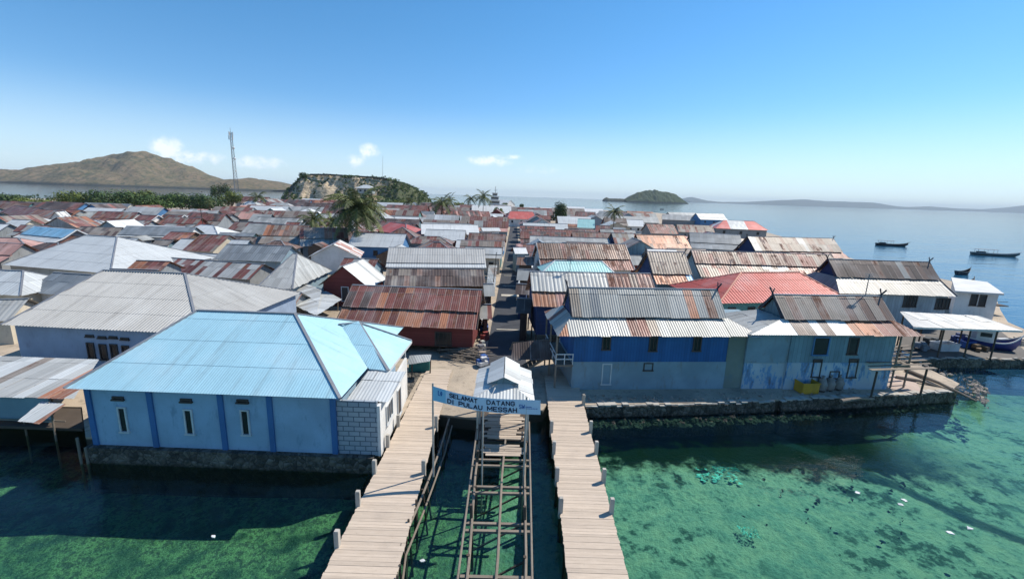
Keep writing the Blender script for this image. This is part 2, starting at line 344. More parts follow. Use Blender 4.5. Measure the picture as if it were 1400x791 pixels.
FOOT = []
class House: pass
def house(label, EL, ER, RL, RR, ze=4.4, up='G', low=None, wall='grey', hip=False, slope=.55, near=2, brk=(.5,.36), z0=1.2, name='village_house',
          cat='house', wall2=None, zs=None, skl=0, skr=0, caps=None, inset=.55, endin=.45, stilts=0, wins=None, horns=False, barge=None, gable=None, group=None, rib=None, skst=None, depth=None, front_only=False, world=None, back=None):
    h = House(); global RIB; RIB = rib
    if world: A, B, zr, d = world; A = Vector(A); B = Vector(B)
    else: A = P(*EL, ze); B = P(*ER, ze)
    U = (B-A); U.z = 0; L = U.length; U.normalize(); Wv = Vector((-U.y, U.x, 0)); Z = Vector((0,0,1))
    if not world:
        rm = ((RL[0]+RR[0])/2, (RL[1]+RR[1])/2)
        lo, hi = ze+.2, 14.5
        for _ in range(40):
            zr = (lo+hi)/2; d = (P(*rm, zr)-A).dot(Wv)
            if d <= .3 or (zr-ze)/d > slope: hi = zr
            else: lo = zr
        d = max(d, 1.2)
        # a roof that would come out too deep is held to a sane depth
        if depth and d > depth: d = depth
    uL, uR = 0.0, L
    if hip:
        if world: uL, uR = d*.95, L-d*.95
        else:
            uL = (P(*RL, zr)-A).dot(U); uR = (P(*RR, zr)-A).dot(U)
        uL = min(max(uL, .3), L*.48); uR = max(min(uR, L-.3), L*.52)
    def pt(u, w, z): return A+U*u+Wv*w+Z*(z-A.z)
    A.z = ze
    root = empty(name, pt(L/2, d, z0), label, cat, group)
    h.root, h.A, h.U, h.W, h.L, h.d, h.zr, h.ze, h.pt = root, A, U, Wv, L, d, zr, ze, pt
    lo_, bd, bz = low or up, None, None
    mb = MB(); uk = up; lk = low or up
    if hip:
        sheets(mb, pt(0,0,ze), pt(L,0,ze), pt(uR,d,zr), pt(uL,d,zr), uk, near)
        sheets(mb, pt(L,0,ze), pt(L,2*d,ze), pt(uR,d,zr), pt(uR,d,zr), lk, near)
        sheets(mb, pt(L,2*d,ze), pt(0,2*d,ze), pt(uL,d,zr), pt(uR,d,zr), uk if near < 3 else uk, 3 if near > 1 else near)
        sheets(mb, pt(0,2*d,ze), pt(0,0,ze), pt(uL,d,zr), pt(uL,d,zr), lk, near)
        prof = lambda w: ze+(zr-ze)*min(w, 2*d-w)/d
    else:
        if low:
            bd, bz = brk[0]*d, ze+brk[1]*(zr-ze)
            for s in (0, 1):
                q = (lambda u, w, z: pt(u, w, z)) if s == 0 else (lambda u, w, z: pt(L-u, 2*d-w, z))
                a_, b_ = (skl, skr) if s == 0 else (skr, skl)
                sheets(mb, q(-a_,0,ze), q(L+b_,0,ze), q(L,bd,bz), q(0,bd,bz), lk, near)
                sheets(mb, q(0,bd-.25,bz-.02), q(L,bd-.25,bz-.02), q(L,d,zr), q(0,d,zr), uk, near, lift=.05)
            if skl: sheets(mb, pt(-skl,2*d,ze), pt(-skl,0,ze), pt(0,bd,bz), pt(0,2*d-bd,bz), skst or lk, near)
            if skr: sheets(mb, pt(L+skr,0,ze), pt(L+skr,2*d,ze), pt(L,2*d-bd,bz), pt(L,bd,bz), skst or lk, near)
            prof = lambda w: (ze+(bz-ze)*min(w, 2*d-w)/bd) if min(w, 2*d-w) < bd else bz+(zr-bz)*(min(w, 2*d-w)-bd)/(d-bd)
        else:
            sheets(mb, pt(0,0,ze), pt(L,0,ze), pt(L,d,zr), pt(0,d,zr), uk, near)
            sheets(mb, pt(L,2*d,ze), pt(0,2*d,ze), pt(0,d,zr), pt(L,d,zr), back or uk, near if near != 0 else 1)
            prof = lambda w: ze+(zr-ze)*min(w, 2*d-w)/d
    h.roof = mb.build('roof', SHEET, root); RIB = None
    h.prof = prof
    i = min(inset, d*.5); e = endin; zb = z0+stilts
    # walls
    wm = MB()
    def ring(zlo, zhi_fn, off=0):
        a, b, w0, w1 = e-off, L-e+off, i-off, 2*d-i+off
        return a, b, w0, w1
    a, b, w0, w1 = e, L-e, i, 2*d-i
    zt = (ze+i*(zr-ze)/d-.07) if hip else prof(i)-.07
    zlow = zs if wall2 else zb
    wm.face([pt(a,w0,zlow), pt(b,w0,zlow), pt(b,w0,zt), pt(a,w0,zt)]); wm.face([pt(b,w1,zlow), pt(a,w1,zlow), pt(a,w1,zt), pt(b,w1,zt)])
    if hip:
        wm.face([pt(b,w0,zlow), pt(b,w1,zlow), pt(b,w1,zt), pt(b,w0,zt)]); wm.face([pt(a,w1,zlow), pt(a,w0,zlow), pt(a,w0,zt), pt(a,w1,zt)])
    else:
        tops = [w0]+([bd] if bd and bd > w0 else [])+[d]+([2*d-bd] if bd and bd > w0 else [])+[w1]
        gm = wm if not gable else MB()
        # end walls: rectangle then gable triangle
        for uu, sgn in ((b, 1), (a, -1)):
            pr = [pt(uu,w0,zlow), pt(uu,w1,zlow), pt(uu,w1,zt), pt(uu,w0,zt)]
            wm.face(pr if sgn > 0 else pr[::-1])
            tp = [pt(uu,w,prof(w)-.07) for w in tops]
            gm.face(tp[::-1] if sgn > 0 else tp)
            if gable: gm.build('gable_end', W(gable), root); gm = MB()
        
    if stilts:
        wm.face([pt(a,w0,zb), pt(a,w1,zb), pt(b,w1,zb), pt(b,w0,zb)])
    h.wall = wm.build('wall', W(wall), root)
    if wall2:
        l2 = MB(); o = .04
        pts = [pt(a-o,w0-o,0), pt(b+o,w0-o,0), pt(b+o,w1+o,0), pt(a-o,w1+o,0)]
        l2.prism([(p.x,p.y) for p in pts], zb-.05, zs+.02); l2.build('lower_wall', W(wall2), root)
    if stilts:
        for uu in [a+(b-a)*k/max(2, int(L/3)) for k in range(max(2, int(L/3))+1)]:
            for ww in (w0, (w0+w1)/2, w1):
                pm = MB(); pm.bar(pt(uu,ww,z0-.3), pt(uu,ww,zb), .14); pm.build('stilt', TIMBERD, root)
    # ridge and hip caps
    cm_ = caps or CAP; cw = .22 if near < 3 else .35
    cp = MB()
    if near < 3:
        cp.bar(pt(uL,d,zr+.03), pt(uR,d,zr+.03), cw, .07)
        if hip:
            for (u_, w_) in ((0,0),(0,2*d)): cp.bar(pt(u_,w_,ze+.04), pt(uL,d,zr+.03), cw*.8, .07)
            for (u_, w_) in ((L,0),(L,2*d)): cp.bar(pt(u_,w_,ze+.04), pt(uR,d,zr+.03), cw*.8, .07)
        cp.build('ridge_cap', cm_, root)
    if barge and not hip:
        for uu, nm in ((-.02, 'barge_board'), (L+.02, 'barge_board')):
            bb = MB(); ks = [0]+([bd] if bd else [])+[d]+([2*d-bd] if bd else [])+[2*d]
            for k0, k1 in zip(ks, ks[1:]):
                if (skl and uu < 0 or skr and uu > 0) and bd and (k0 == 0 or k1 == 2*d): continue
                bb.bar(pt(uu,k0,prof(k0)), pt(uu,k1,prof(k1)), .05, .22)
            bb.build(nm, barge, root)
    if horns:
        for uu, sgn in ((0, -1), (L, 1)):
            hb = MB(); s = .55
            for q in (-1, 1):
                hb.bar(pt(uu,d+q*.22,zr-.2), pt(uu+sgn*.2,d-q*.3,zr+.6), .06, .12)
            hb.build('horn_finial', BARGE, root)
    FOOT.append((pt(0,0,0), U, Wv, L, 2*d))
    h.win_at = lambda u, z, w, hh, **k: window(root, pt(a,w0,0), U, u-a, z, w, hh, -Wv, **k)
    def wp(px, py, w, hh, **k):
        dr = ray(px, py); O = Vector((0,0,CAMZ)); t = (pt(0,w0,0)-O).dot(Wv)/dr.dot(Wv); q = O+dr*t
        return h.win_at((q-A).dot(U), q.z, w, hh, **k)
    h.wp = wp; h.a, h.b, h.w0, h.w1 = a, b, w0, w1
    if wins is None and near == 2 and L > 4:
        for k in range(2 if L < 9 else 3):
            n_ = 2 if L < 9 else 3
            h.win_at(a+(b-a)*(k+.5)/n_, (max(zb, ze-2.6)+ze)/2, .8, 1.0)
    return h
# ------------------------------------------------------------------ sea, seabed, island ground
def ground_mat():
    m, nt, bs = newmat('sandy_ground'); L = nt.links
    V = N(nt, 'ShaderNodeNewGeometry').outputs['Position']
    a = noise_n(nt, V, .25, 5); b = noise_n(nt, V, 1.6, 6, .7); c = noise_n(nt, V, 11, 3, .7)
    base = mixc(nt, rng(nt, a, .35, .65), (.46,.375,.28), (.33,.275,.21))
    base = mixc(nt, rng(nt, b, .5, .7, 0, .6), base, (.16,.13,.10)); base = mixc(nt, rng(nt, c, .5, .8, 0, .4), base, (.5,.45,.38))
    sz_ = N(nt, 'ShaderNodeSeparateXYZ'); L.new(V, sz_.inputs[0]); base = mixc(nt, rng(nt, sz_.outputs[2], 1.17, 1.0), base, (.045,.042,.034))
    L.new(base, bs.inputs['Base Color']); bs.inputs['Roughness'].default_value = .95; bump(nt, M('ADD', b, c, nt=nt), .5, .06, bs); return m
SHORE = [(-420,560),(-60,552),(112,556),(117,597),(300,603),(516,608),(556,560),(600,566),(655,572),(742,560),(748,552),(797,553),(925,551),(1060,546),(1180,541),(1300,534),(1312,524),(1268,503),(1236,492),(1300,490),(1420,492),(1560,500),
         (1640,478),(1420,458),(1378,440),(1368,424),(1360,402),(1330,390),(1200,362),(1160,352),(1100,332),(1054,319),(1002,306),(956,297),(900,291),(820,287),(745,284),(600,280),(440,276),(300,275),(150,272),(0,271),(-250,268),(-700,290)]
shore = [P(x, y, 1.2) for x, y in SHORE]
mb = MB(); mb.prism([(p.x,p.y) for p in shore], -3.0, 1.2)
g = mb.build('ground', ground_mat()); tag(g, 'sandy ground of the island', None, None, 'structure')

def seabed_mat():
    m, nt, bs = newmat('shallow_seabed'); L = nt.links
    V = N(nt, 'ShaderNodeNewGeometry').outputs['Position']
    sx = N(nt, 'ShaderNodeSeparateXYZ'); L.new(V, sx.inputs[0]); X, Y = sx.outputs[0], sx.outputs[1]
    wv = N(nt, 'ShaderNodeTexNoise'); wv.inputs['Scale'].default_value = .35; wv.inputs['Detail'].default_value = 4; L.new(V, wv.inputs['Vector'])
    mx = N(nt, 'ShaderNodeMix'); mx.data_type = 'VECTOR'; mx.inputs[0].default_value = .12; L.new(V, mx.inputs[4]); L.new(wv.outputs['Color'], mx.inputs[5])
    a = noise_n(nt, V, .16, 6, .6); b = noise_n(nt, V, .8, 7, .68); c = noise_n(nt, V, 3.2, 6, .75); d = noise_n(nt, V, 9.0, 3, .7)
    sand = mixc(nt, rng(nt, b, .35, .65), (.44,.54,.38), (.24,.40,.32))
    sand = mixc(nt, rng(nt, c, .45, .75, 0, .6), sand, (.14,.27,.20))
    sand = mixc(nt, rng(nt, d, .5, .8, 0, .5), sand, (.44,.60,.48))
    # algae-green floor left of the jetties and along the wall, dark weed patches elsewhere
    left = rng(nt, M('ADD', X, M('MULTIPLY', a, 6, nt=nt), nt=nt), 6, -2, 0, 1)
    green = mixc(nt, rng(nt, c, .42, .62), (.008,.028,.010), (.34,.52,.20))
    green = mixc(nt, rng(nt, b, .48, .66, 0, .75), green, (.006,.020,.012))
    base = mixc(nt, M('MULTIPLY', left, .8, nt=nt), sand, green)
    weed = M('MULTIPLY', rng(nt, b, .52, .60), rng(nt, a, .40, .60), nt=nt)
    base = mixc(nt, M('MULTIPLY', weed, .8, nt=nt), base, (.03,.07,.045)); base = mixc(nt, M('MULTIPLY', rng(nt, M('ADD', Y, M('MULTIPLY', a, 10, nt=nt), nt=nt), 25, 15), .75, nt=nt), base, (.07,.20,.16)); base = mixc(nt, M('MULTIPLY', rng(nt, c, .55, .63, 0, .7), M('ADD', .15, M('MULTIPLY', left, .85, nt=nt), nt=nt), nt=nt), base, (.025,.07,.045)); base = mixc(nt, M('MULTIPLY', rng(nt, d, .58, .72, 0, .45), M('ADD', .3, M('MULTIPLY', left, .7, nt=nt), nt=nt), nt=nt), base, (.42,.60,.40))
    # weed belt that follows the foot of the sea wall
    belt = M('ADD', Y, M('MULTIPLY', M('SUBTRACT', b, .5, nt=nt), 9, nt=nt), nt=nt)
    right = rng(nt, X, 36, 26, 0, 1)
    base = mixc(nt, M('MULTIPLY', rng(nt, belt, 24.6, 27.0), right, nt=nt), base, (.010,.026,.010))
    # a long dark strip of weed running out to sea
    p0, p1 = P(960,560,-1.6), P(1420,752,-2.0)
    dx, dy = (p1-p0).x, (p1-p0).y; ln = math.hypot(dx, dy); nx, ny = -dy/ln, dx/ln
    dist = M('ADD', M('MULTIPLY', M('SUBTRACT', X, p0.x, nt=nt), nx, nt=nt), M('MULTIPLY', M('SUBTRACT', Y, p0.y, nt=nt), ny, nt=nt), nt=nt)
    dist = M('ABSOLUTE', M('ADD', dist, M('MULTIPLY', M('SUBTRACT', b, .5, nt=nt), 1.6, nt=nt), nt=nt), nt=nt)
    base = mixc(nt, rng(nt, dist, .75, .35, 0, .85), base, (.02,.055,.05))
    L.new(base, bs.inputs['Base Color']); bs.inputs['Roughness'].default_value = 1; bs.inputs['Specular IOR Level'].default_value = 0
    bump(nt, M('ADD', b, c, nt=nt), .8, .25, bs); return m
mb = MB(); nx, ny = 110, 60
def bedz(x, y):
    n_ = mnoise.noise(Vector((x*.12, y*.12, 3)))*.35+mnoise.noise(Vector((x*.5, y*.5, 7)))*.12
    return -1.25-.035*max(0, 27-y)-.02*max(0, x-10)*(1 if y < 60 else 2)-.03*max(0, -12-x)+n_
gx = [-90+i*230/nx for i in range(nx+1)]; gy = [-30+j*150/ny for j in range(ny+1)]
for i in range(nx):
    for j in range(ny):
        mb.face([(x, y, bedz(x, y)) for x, y in ((gx[i],gy[j]),(gx[i+1],gy[j]),(gx[i+1],gy[j+1]),(gx[i],gy[j+1]))], smooth=True)
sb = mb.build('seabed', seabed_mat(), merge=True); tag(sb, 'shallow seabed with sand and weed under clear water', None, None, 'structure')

def water_mat():
    m, nt, bs = newmat('sea_water'); L = nt.links; out = nt.nodes['Material Output']; nt.nodes.remove(bs)
    V = N(nt, 'ShaderNodeNewGeometry').outputs['Position']
    sx = N(nt, 'ShaderNodeSeparateXYZ'); L.new(V, sx.inputs[0]); X, Y = sx.outputs[0], sx.outputs[1]
    tr = N(nt, 'ShaderNodeBsdfTransparent'); tr.inputs[0].default_value = (.58,.86,.78,1)
    df = N(nt, 'ShaderNodeBsdfDiffuse'); df.inputs[0].default_value = (.020,.105,.20,1)
    a = noise_n(nt, V, .05, 4)
    q = M('ADD', Y, M('ADD', M('MULTIPLY', a, 14, nt=nt), M('MULTIPLY', M('MAXIMUM', M('SUBTRACT', M('ABSOLUTE', M('SUBTRACT', X, 5, nt=nt), nt=nt), 35, nt=nt), 0, nt=nt), .45, nt=nt), nt=nt), nt=nt)
    deep = rng(nt, q, 40, 74, .03, 1.0)
    body = N(nt, 'ShaderNodeMixShader'); L.new(deep, body.inputs[0]); L.new(tr.outputs[0], body.inputs[1]); L.new(df.outputs[0], body.inputs[2])
    gl = N(nt, 'ShaderNodeBsdfGlossy'); gl.inputs['Roughness'].default_value = .06
    w1 = noise_n(nt, mapn(nt, V, (.9,1.5,1), (0,0,.5)), 1.0, 4, .6); w2 = noise_n(nt, mapn(nt, V, (.09,.16,1), (0,0,.3)), 1.0, 3, .5)
    w3 = noise_n(nt, mapn(nt, V, (.02,.05,1), (0,0,.2)), 1.0, 4, .6)
    bp = N(nt, 'ShaderNodeBump'); bp.inputs['Strength'].default_value = .16; bp.inputs['Distance'].default_value = .25
    L.new(M('ADD', M('ADD', w1, M('MULTIPLY', w2, 4, nt=nt), nt=nt), M('MULTIPLY', w3, 10, nt=nt), nt=nt), bp.inputs['Height'])
    fr = N(nt, 'ShaderNodeFresnel'); fr.inputs['IOR'].default_value = 1.33
    L.new(bp.outputs[0], fr.inputs['Normal']); L.new(bp.outputs[0], gl.inputs['Normal'])
    mx = N(nt, 'ShaderNodeMixShader'); L.new(fr.outputs[0], mx.inputs[0]); L.new(body.outputs[0], mx.inputs[1]); L.new(gl.outputs[0], mx.inputs[2])
    L.new(mx.outputs[0], out.inputs[0]); return m
mb = MB(); S = 19000
ks = [-S,-3000,-500,-100,100,500,3000,S]
for i in range(7):
    for j in range(7): mb.face([(ks[i],ks[j],.3),(ks[i+1],ks[j],.3),(ks[i+1],ks[j+1],.3),(ks[i],ks[j+1],.3)])
w = mb.build('water', water_mat(), merge=True); tag(w, 'calm sea around the island', None, None, 'structure')

def street_mat(): return paint('lane_asphalt_and_shade', (.055,.058,.066), dirt=.3, scale=1.2)
mb = MB(); yy = 33.0
mb.face([(-2.3,34.5,1.206),(1.5,34.5,1.206),(1.6,330,1.206),(-1.6,330,1.206)])  # asphalt widened over the sandy sides, its dark colour standing for shade and clutter
tag(mb.build('lane', street_mat()), 'straight narrow concrete lane between the two halves of the village', None, None, 'structure')

# ------------------------------------------------------------------ far land
def land_mat(name, c1, c2, veg, sc1, vegamt=(.52,.62)):
    m, nt, bs = newmat(name); L = nt.links; V = N(nt, 'ShaderNodeNewGeometry').outputs['Position']
    a = noise_n(nt, V, sc1, 6, .65); b = noise_n(nt, V, sc1*6, 5, .7); c = noise_n(nt, V, sc1*25, 3, .7)
    base = mixc(nt, rng(nt, a, .35, .65), c1, c2); base = mixc(nt, rng(nt, b, vegamt[0], vegamt[1], 0, .85), base, veg)
    base = mixc(nt, rng(nt, c, .56, .7, 0, .7), base, veg)
    sx = N(nt, 'ShaderNodeSeparateXYZ'); L.new(V, sx.inputs[0])
    base = mixc(nt, rng(nt, sx.outputs[2], 13, 5, 0, .9), base, (.035,.04,.035))
    L.new(base, bs.inputs['Base Color']); bs.inputs['Roughness'].default_value = 1; bs.inputs['Specular IOR Level'].default_value = .05
    bump(nt, b, .8, 1.2/sc1*.02, bs); return m
def ridge_land(name, label, prof, D, thick, mat, nu=160, nv=26, rough=.1, foot=0):
    """terrain whose skyline follows measured (pixel x, pixel y) heights at distance D"""
    pts = [PD(x, y, D) for x, y in prof]; mb = MB(); x0, x1 = pts[0].x, pts[-1].x
    def H(x):
        for a, b in zip(pts, pts[1:]):
            if a.x <= x <= b.x: return a.z+(b.z-a.z)*(x-a.x)/(b.x-a.x)
        return 0
    vs = {}
    for i in range(nu+1):
        x = x0+(x1-x0)*i/nu; hx = H(x)
        for j in range(nv+1):
            t = -1+2*j/nv; w_ = thick*(.65+.35*min(1, hx/max(1, max(p.z for p in pts))))
            y = D+t*w_
            f = max(0, 1-abs(t))**.85
            rdg = mnoise.fractal(Vector((x, y, 0))*(3.2/thick), 1.0, 2.0, 5)
            rv = 1-abs(mnoise.noise(Vector((x*1.0, y*.35, 9))*(9/thick)))*2
            z = hx*f*(1+rough*(rdg+.5*rv)*(1-f*.8)*1.6)-(0 if 0 < j < nv else 6)
            vs[i, j] = (x, y, z-1.5*(1-f))
    for i in range(nu):
        for j in range(nv): mb.face([vs[i,j], vs[i+1,j], vs[i+1,j+1], vs[i,j+1]], smooth=True)
    o = mb.build(name, mat, merge=True); tag(o, label, None, None, 'structure'); return o
ridge_land('hills', 'dry brown hill island across the water on the left',
  [(-120,236),(-60,228),(0,232),(35,233),(70,228),(110,222),(150,216),(178,212),(195,210.5),(215,213),(235,221),(258,231),(285,241),(305,246),(325,246),(345,242),(362,245),(392,251),(410,258)],
  2700, 520, land_mat('dry_hill', (.20,.145,.09), (.14,.115,.065), (.05,.065,.035), .010, (.50,.58)), nu=260, nv=50, rough=.38)
ridge_land('hills', 'small green island on the horizon right of the lane', [(853,272.5),(861,268),(870,263.5),(882,261),(896,259.5),(904,262),(914,263),(924,266),(934,273.5)],
  3300, 160, land_mat('green_island', (.05,.07,.03), (.07,.085,.04), (.03,.045,.02), .01), nu=90, nv=20, rough=.25)
ridge_land('hills', 'pale blue range of far hills along the right horizon', [(930,272),(945,269),(965,274),(985,276),(1020,276),(1060,274),(1100,272.5),(1130,275),(1165,276),(1195,277),(1215,281),(1240,283),(1270,282),(1310,285),(1350,286),(1385,283),(1420,279),(1500,281),(1560,292)],
  15500, 1600, land_mat('far_range', (.08,.09,.06), (.10,.10,.07), (.05,.06,.04), .001), nu=200, nv=12, rough=.1)
ridge_land('hills', 'low dark islets at the horizon left of the green island', [(825,272),(829,269.6),(833,271.2),(845,271.4),(855,272)], 3300, 60, land_mat('islet', (.05,.06,.04), (.06,.06,.04), (.03,.04,.02), .02), nu=40, nv=8, rough=.2)

# rocky hill at the far end of the village
def rock_hill():
    D = 430; prof = [(386,290),(391,272),(395,262),(401,252),(410,244),(418,239.5),(430,238.5),(450,239),(475,241),(505,242.5),(528,244.5),(548,250),(562,256),(574,261),(582,267),(588,279),(592,292)]
    pts = [PD(x, y, D) for x, y in prof]; mb = MB(); nu, nv = 130, 44; x0, x1 = pts[0].x, pts[-1].x; vs = {}
    def H(x):
        for a, b in zip(pts, pts[1:]):
            if a.x <= x <= b.x: return max(.5, a.z+(b.z-a.z)*(x-a.x)/(b.x-a.x))
        return .5
    for i in range(nu+1):
        x = x0+(x1-x0)*i/nu; hx = H(x); fx = (x-x0)/(x1-x0)
        for j in range(nv+1):
            t = j/nv; y = D-42+t*90
            dn = (y-(D-42))/42
            n_ = mnoise.fractal(Vector((x*.05, y*.05, 1)), 1, 2, 5); n2 = mnoise.noise(Vector((x*.18, y*.08, 4)))
            s = min(1, max(0, dn+.10*n_+.08*n2)); 
            cl = (s**1.6)*.62 if s < .55 else .24+(s-.55)/.45*.76        # foot slope, then the cliff
            if fx > .5: cl = cl*(1-(fx-.5)*1.6)+s*(fx-.5)*1.6 if fx < .95 else s
            back = 1 if y < D+5 else max(0, 1-(y-D-5)/43)
            z = 1+(hx-1)*max(0, min(1, cl))*back+n_*1.2*(1-s)
            vs[i, j] = (x, y, z if 0 < i < nu else -1)
    for i in range(nu):
        for j in range(nv): mb.face([vs[i,j], vs[i+1,j], vs[i+1,j+1], vs[i,j+1]], smooth=False)
    m, nt, bs = newmat('rocky_hill'); L = nt.links; ge = N(nt, 'ShaderNodeNewGeometry'); V = ge.outputs['Position']
    a = noise_n(nt, V, .09, 6, .65); b = noise_n(nt, V, .35, 6, .7); st = noise_n(nt, mapn(nt, V, (.25,.1,.9)), 1, 5, .7)
    base = mixc(nt, rng(nt, st, .4, .62), (.62,.50,.34), (.36,.28,.19)); 
    base = mixc(nt, rng(nt, a, .56, .64, 0, .8), base, (.12,.11,.09)); base = mixc(nt, rng(nt, b, .58, .66, 0, .9), base, (.045,.075,.022))
    sx = N(nt, 'ShaderNodeSeparateXYZ'); L.new(V, sx.inputs[0]); xl = P(403,262,14).x
    base = mixc(nt, rng(nt, sx.outputs[0], PD(412,262,D).x, PD(403,262,D).x), base, (.075,.07,.065))
    base = mixc(nt, M('MULTIPLY', rng(nt, sx.outputs[0], PD(520,262,D).x, PD(545,262,D).x), .9, nt=nt), base, (.055,.08,.03))
    L.new(base, bs.inputs['Base Color']); bs.inputs['Roughness'].default_value = 1; bump(nt, b, 1, 1.5, bs)
    o = mb.build('hills', m, merge=True); tag(o, 'rocky flat-topped hill with pale cliff at the end of the village', None, None, 'structure'); return H, D
HILL, HD = rock_hill()

# ------------------------------------------------------------------ foliage
def leafmat(name, c1, c2):
    m, nt, bs = newmat(name); L = nt.links
    at = N(nt, 'ShaderNodeVertexColor', layer_name='Col')
    L.new(mixc(nt, at.outputs[0], c1, c2), bs.inputs['Base Color']); bs.inputs['Roughness'].default_value = .6
    bs.inputs['Specular IOR Level'].default_value = .25; return m
LEAF = leafmat('leaves_green', (.03,.065,.018), (.11,.17,.04)); LEAFD = leafmat('leaves_dark', (.02,.045,.015), (.07,.12,.03))
LEAFY = leafmat('leaves_yellow', (.06,.09,.015), (.17,.20,.04)); PALM = leafmat('palm_leaves', (.030,.05,.016), (.13,.15,.045))
BARK = paint('bark', (.16,.12,.09), rough=.95, dirt=.3)
def crown_mesh(mb, c, rx, ry, rz, n, s, rnd, blobs=9):
    bl = []
    for _ in range(blobs):
        th = rnd.uniform(0, 6.28); q = rnd.random()**.5
        bl.append((c[0]+math.cos(th)*rx*q*.72, c[1]+math.sin(th)*ry*q*.72, c[2]+rnd.uniform(-.45,.5)*rz, rnd.uniform(.28,.5), rnd.uniform(.0,1)))
    for _ in range(n):
        b = rnd.choice(bl); d = Vector((rnd.gauss(0,1), rnd.gauss(0,1), rnd.gauss(0,1))).normalized(); k = rnd.uniform(.6,1.08)
        p = Vector((b[0]+d.x*rx*b[3]*k, b[1]+d.y*ry*b[3]*k, b[2]+d.z*rz*b[3]*k*1.1))
        nrm = (d+Vector((rnd.uniform(-.6,.6), rnd.uniform(-.6,.6), rnd.uniform(-.2,.8)))).normalized()
        t1 = nrm.orthogonal().normalized(); t1.rotate(Matrix.Rotation(rnd.uniform(0,6.28), 3, nrm)); t2 = nrm.cross(t1)
        ss = s*rnd.uniform(.6,1.3); w = .5*ss
        v = min(1, max(0, b[4]*.6+rnd.uniform(-.2,.5)))
        mb.face([p-t1*ss, p-t2*w, p+t1*ss, p+t2*w], col=(v, v, v, 1))
def tree(x, y, z, h, w, mat, label, group=None, n=900, rnd=R, name='tree', s=.5, dp=None):
    root = empty(name, (x, y, z), label, 'tree', group); t = MB()
    t.tube([(x,y,z-.2),(x+.1,y,z+h*.3),(x-.1,y+.1,z+h*.6)], [h*.035+.08, h*.028+.05, .06], 7)
    for k in range(5):
        a = rnd.uniform(0, 6.28); t.tube([(x,y,z+h*.25), (x+math.cos(a)*w*.18,y+math.sin(a)*w*.18,z+h*.45), (x+math.cos(a)*w*.34,y+math.sin(a)*w*.34,z+h*.68)], [h*.018+.03, .06, .03], 5)
    t.build('trunk', BARK, root)
    c = MB(); crown_mesh(c, (x, y, z+h*.55), w/2, (dp or w)/2, h*.5, n, s, rnd, 14); c.build('crown', mat, root); return root
def palm(px, py, D_px, h, r, label, group=None, lean=(0,0), nf=20, old=0, mat=None):
    """px,py: pixel of the trunk foot on the ground"""
    b = P(px, py, 1.2); root = empty('palm_tree', b, label, 'palm tree', group); t = MB()
    top = b+Vector((lean[0], lean[1], h)); pts = [b+(top-b)*k+Vector((math.sin(k*2)*.2, 0, 0)) for k in (0,.25,.5,.75,1)]
    t.tube(pts, [.26,.20,.17,.15,.14], 8); t.build('trunk', BARK, root)
    c = MB(); top = pts[-1]; rnd = random.Random(px*7+py)
    for i in range(nf):
        a = 6.2832*i*.381966+rnd.uniform(-.2,.2); el_ = math.radians(70-95*(i/nf)+rnd.uniform(-8,8)); L = r*rnd.uniform(.85,1.1)
        seg = 9; p = Vector(top); d = Vector((math.cos(a)*math.cos(el_), math.sin(a)*math.cos(el_), math.sin(el_))); sp = [p.copy()]
        for k in range(seg):
            p = p+d*(L/seg); sp.append(p.copy()); d = (d+Vector((0,0,-.20))).normalized()
        side = Vector((-math.sin(a), math.cos(a), 0)); v0 = rnd.uniform(.1,.9) if i < nf-old else 1
        for k in range(seg):
            p0, p1 = sp[k], sp[k+1]; tng = (p1-p0).normalized(); up = tng.cross(side).normalized()
            c.face([p0-side*.04, p1-side*.03, p1+side*.03, p0+side*.04], col=(.8,.8,.8,1))
            wl_ = r*.20*math.sin(math.pi*min(1, (k+1.3)/(seg+1)))+.08
            for m_ in range(3):
                q = p0+(p1-p0)*(m_/3)
                for sg in (-1, 1):
                    e = q+side*sg*wl_*.8+tng*wl_*.45+Vector((0,0,-wl_*rnd.uniform(.25,.7)))
                    v = min(1, max(0, v0+rnd.uniform(-.25,.25)))
                    c.face([q, q+tng*(r*.03), e+tng*(r*.012), e], col=(v,v,v,1))
    c.build('crown', mat or PALM, root); return root
# ------------------------------------------------------------------ front row left: blue prayer house with hip roof
H = house('large light blue hip-roofed building with blue pilastered wall beside the left jetty', (87,531), (465,545), (268,425), (405,428), ze=4.95, up='C', hip=True, slope=.42, near=0, wall='mosque', inset=.55, endin=.6,
          name='prayer_house', cat='building', wins=[])
rt = H.root
fm = MB(); a, b, w0, w1 = H.a, H.b, H.w0, H.w1
fp = [H.pt(a-.3,w0-.35,0), H.pt(b+2.2,w0-.35,0), H.pt(b+2.2,w1,0), H.pt(a-.3,w1,0)]
fm.prism([(p.x,p.y) for p in fp], -1.6, 1.28); fm.build('foundation', STONE, rt)
PIL = paint('pilaster_blue', (.06,.17,.38), dirt=.2)
for px in (121, 210, 305, 371, 463):
    q = P(px, 575, 2.8); u = (q-H.A).dot(H.U)*1.0
    dr = ray(px, 575); t = (H.pt(0,w0,0)-Vector((0,0,CAMZ))).dot(H.W)/dr.dot(H.W); u = (Vector((0,0,CAMZ))+dr*t-H.A).dot(H.U)
    m_ = MB(); c = H.pt(min(max(u,a+.14),b-.05), w0-.03, 3.1); m_.box(c, (.30, .14, 3.6), math.atan2(H.U.y, H.U.x)); m_.build('pilaster', PIL, rt)
for px, py in ((169,573),(259,576),(336,577)):
    H.wp(px, py, .42, 1.5, frame=FRAME); H.wp(px+ (-7 if px<200 else -4), py-29, .55, .16, name='vent')
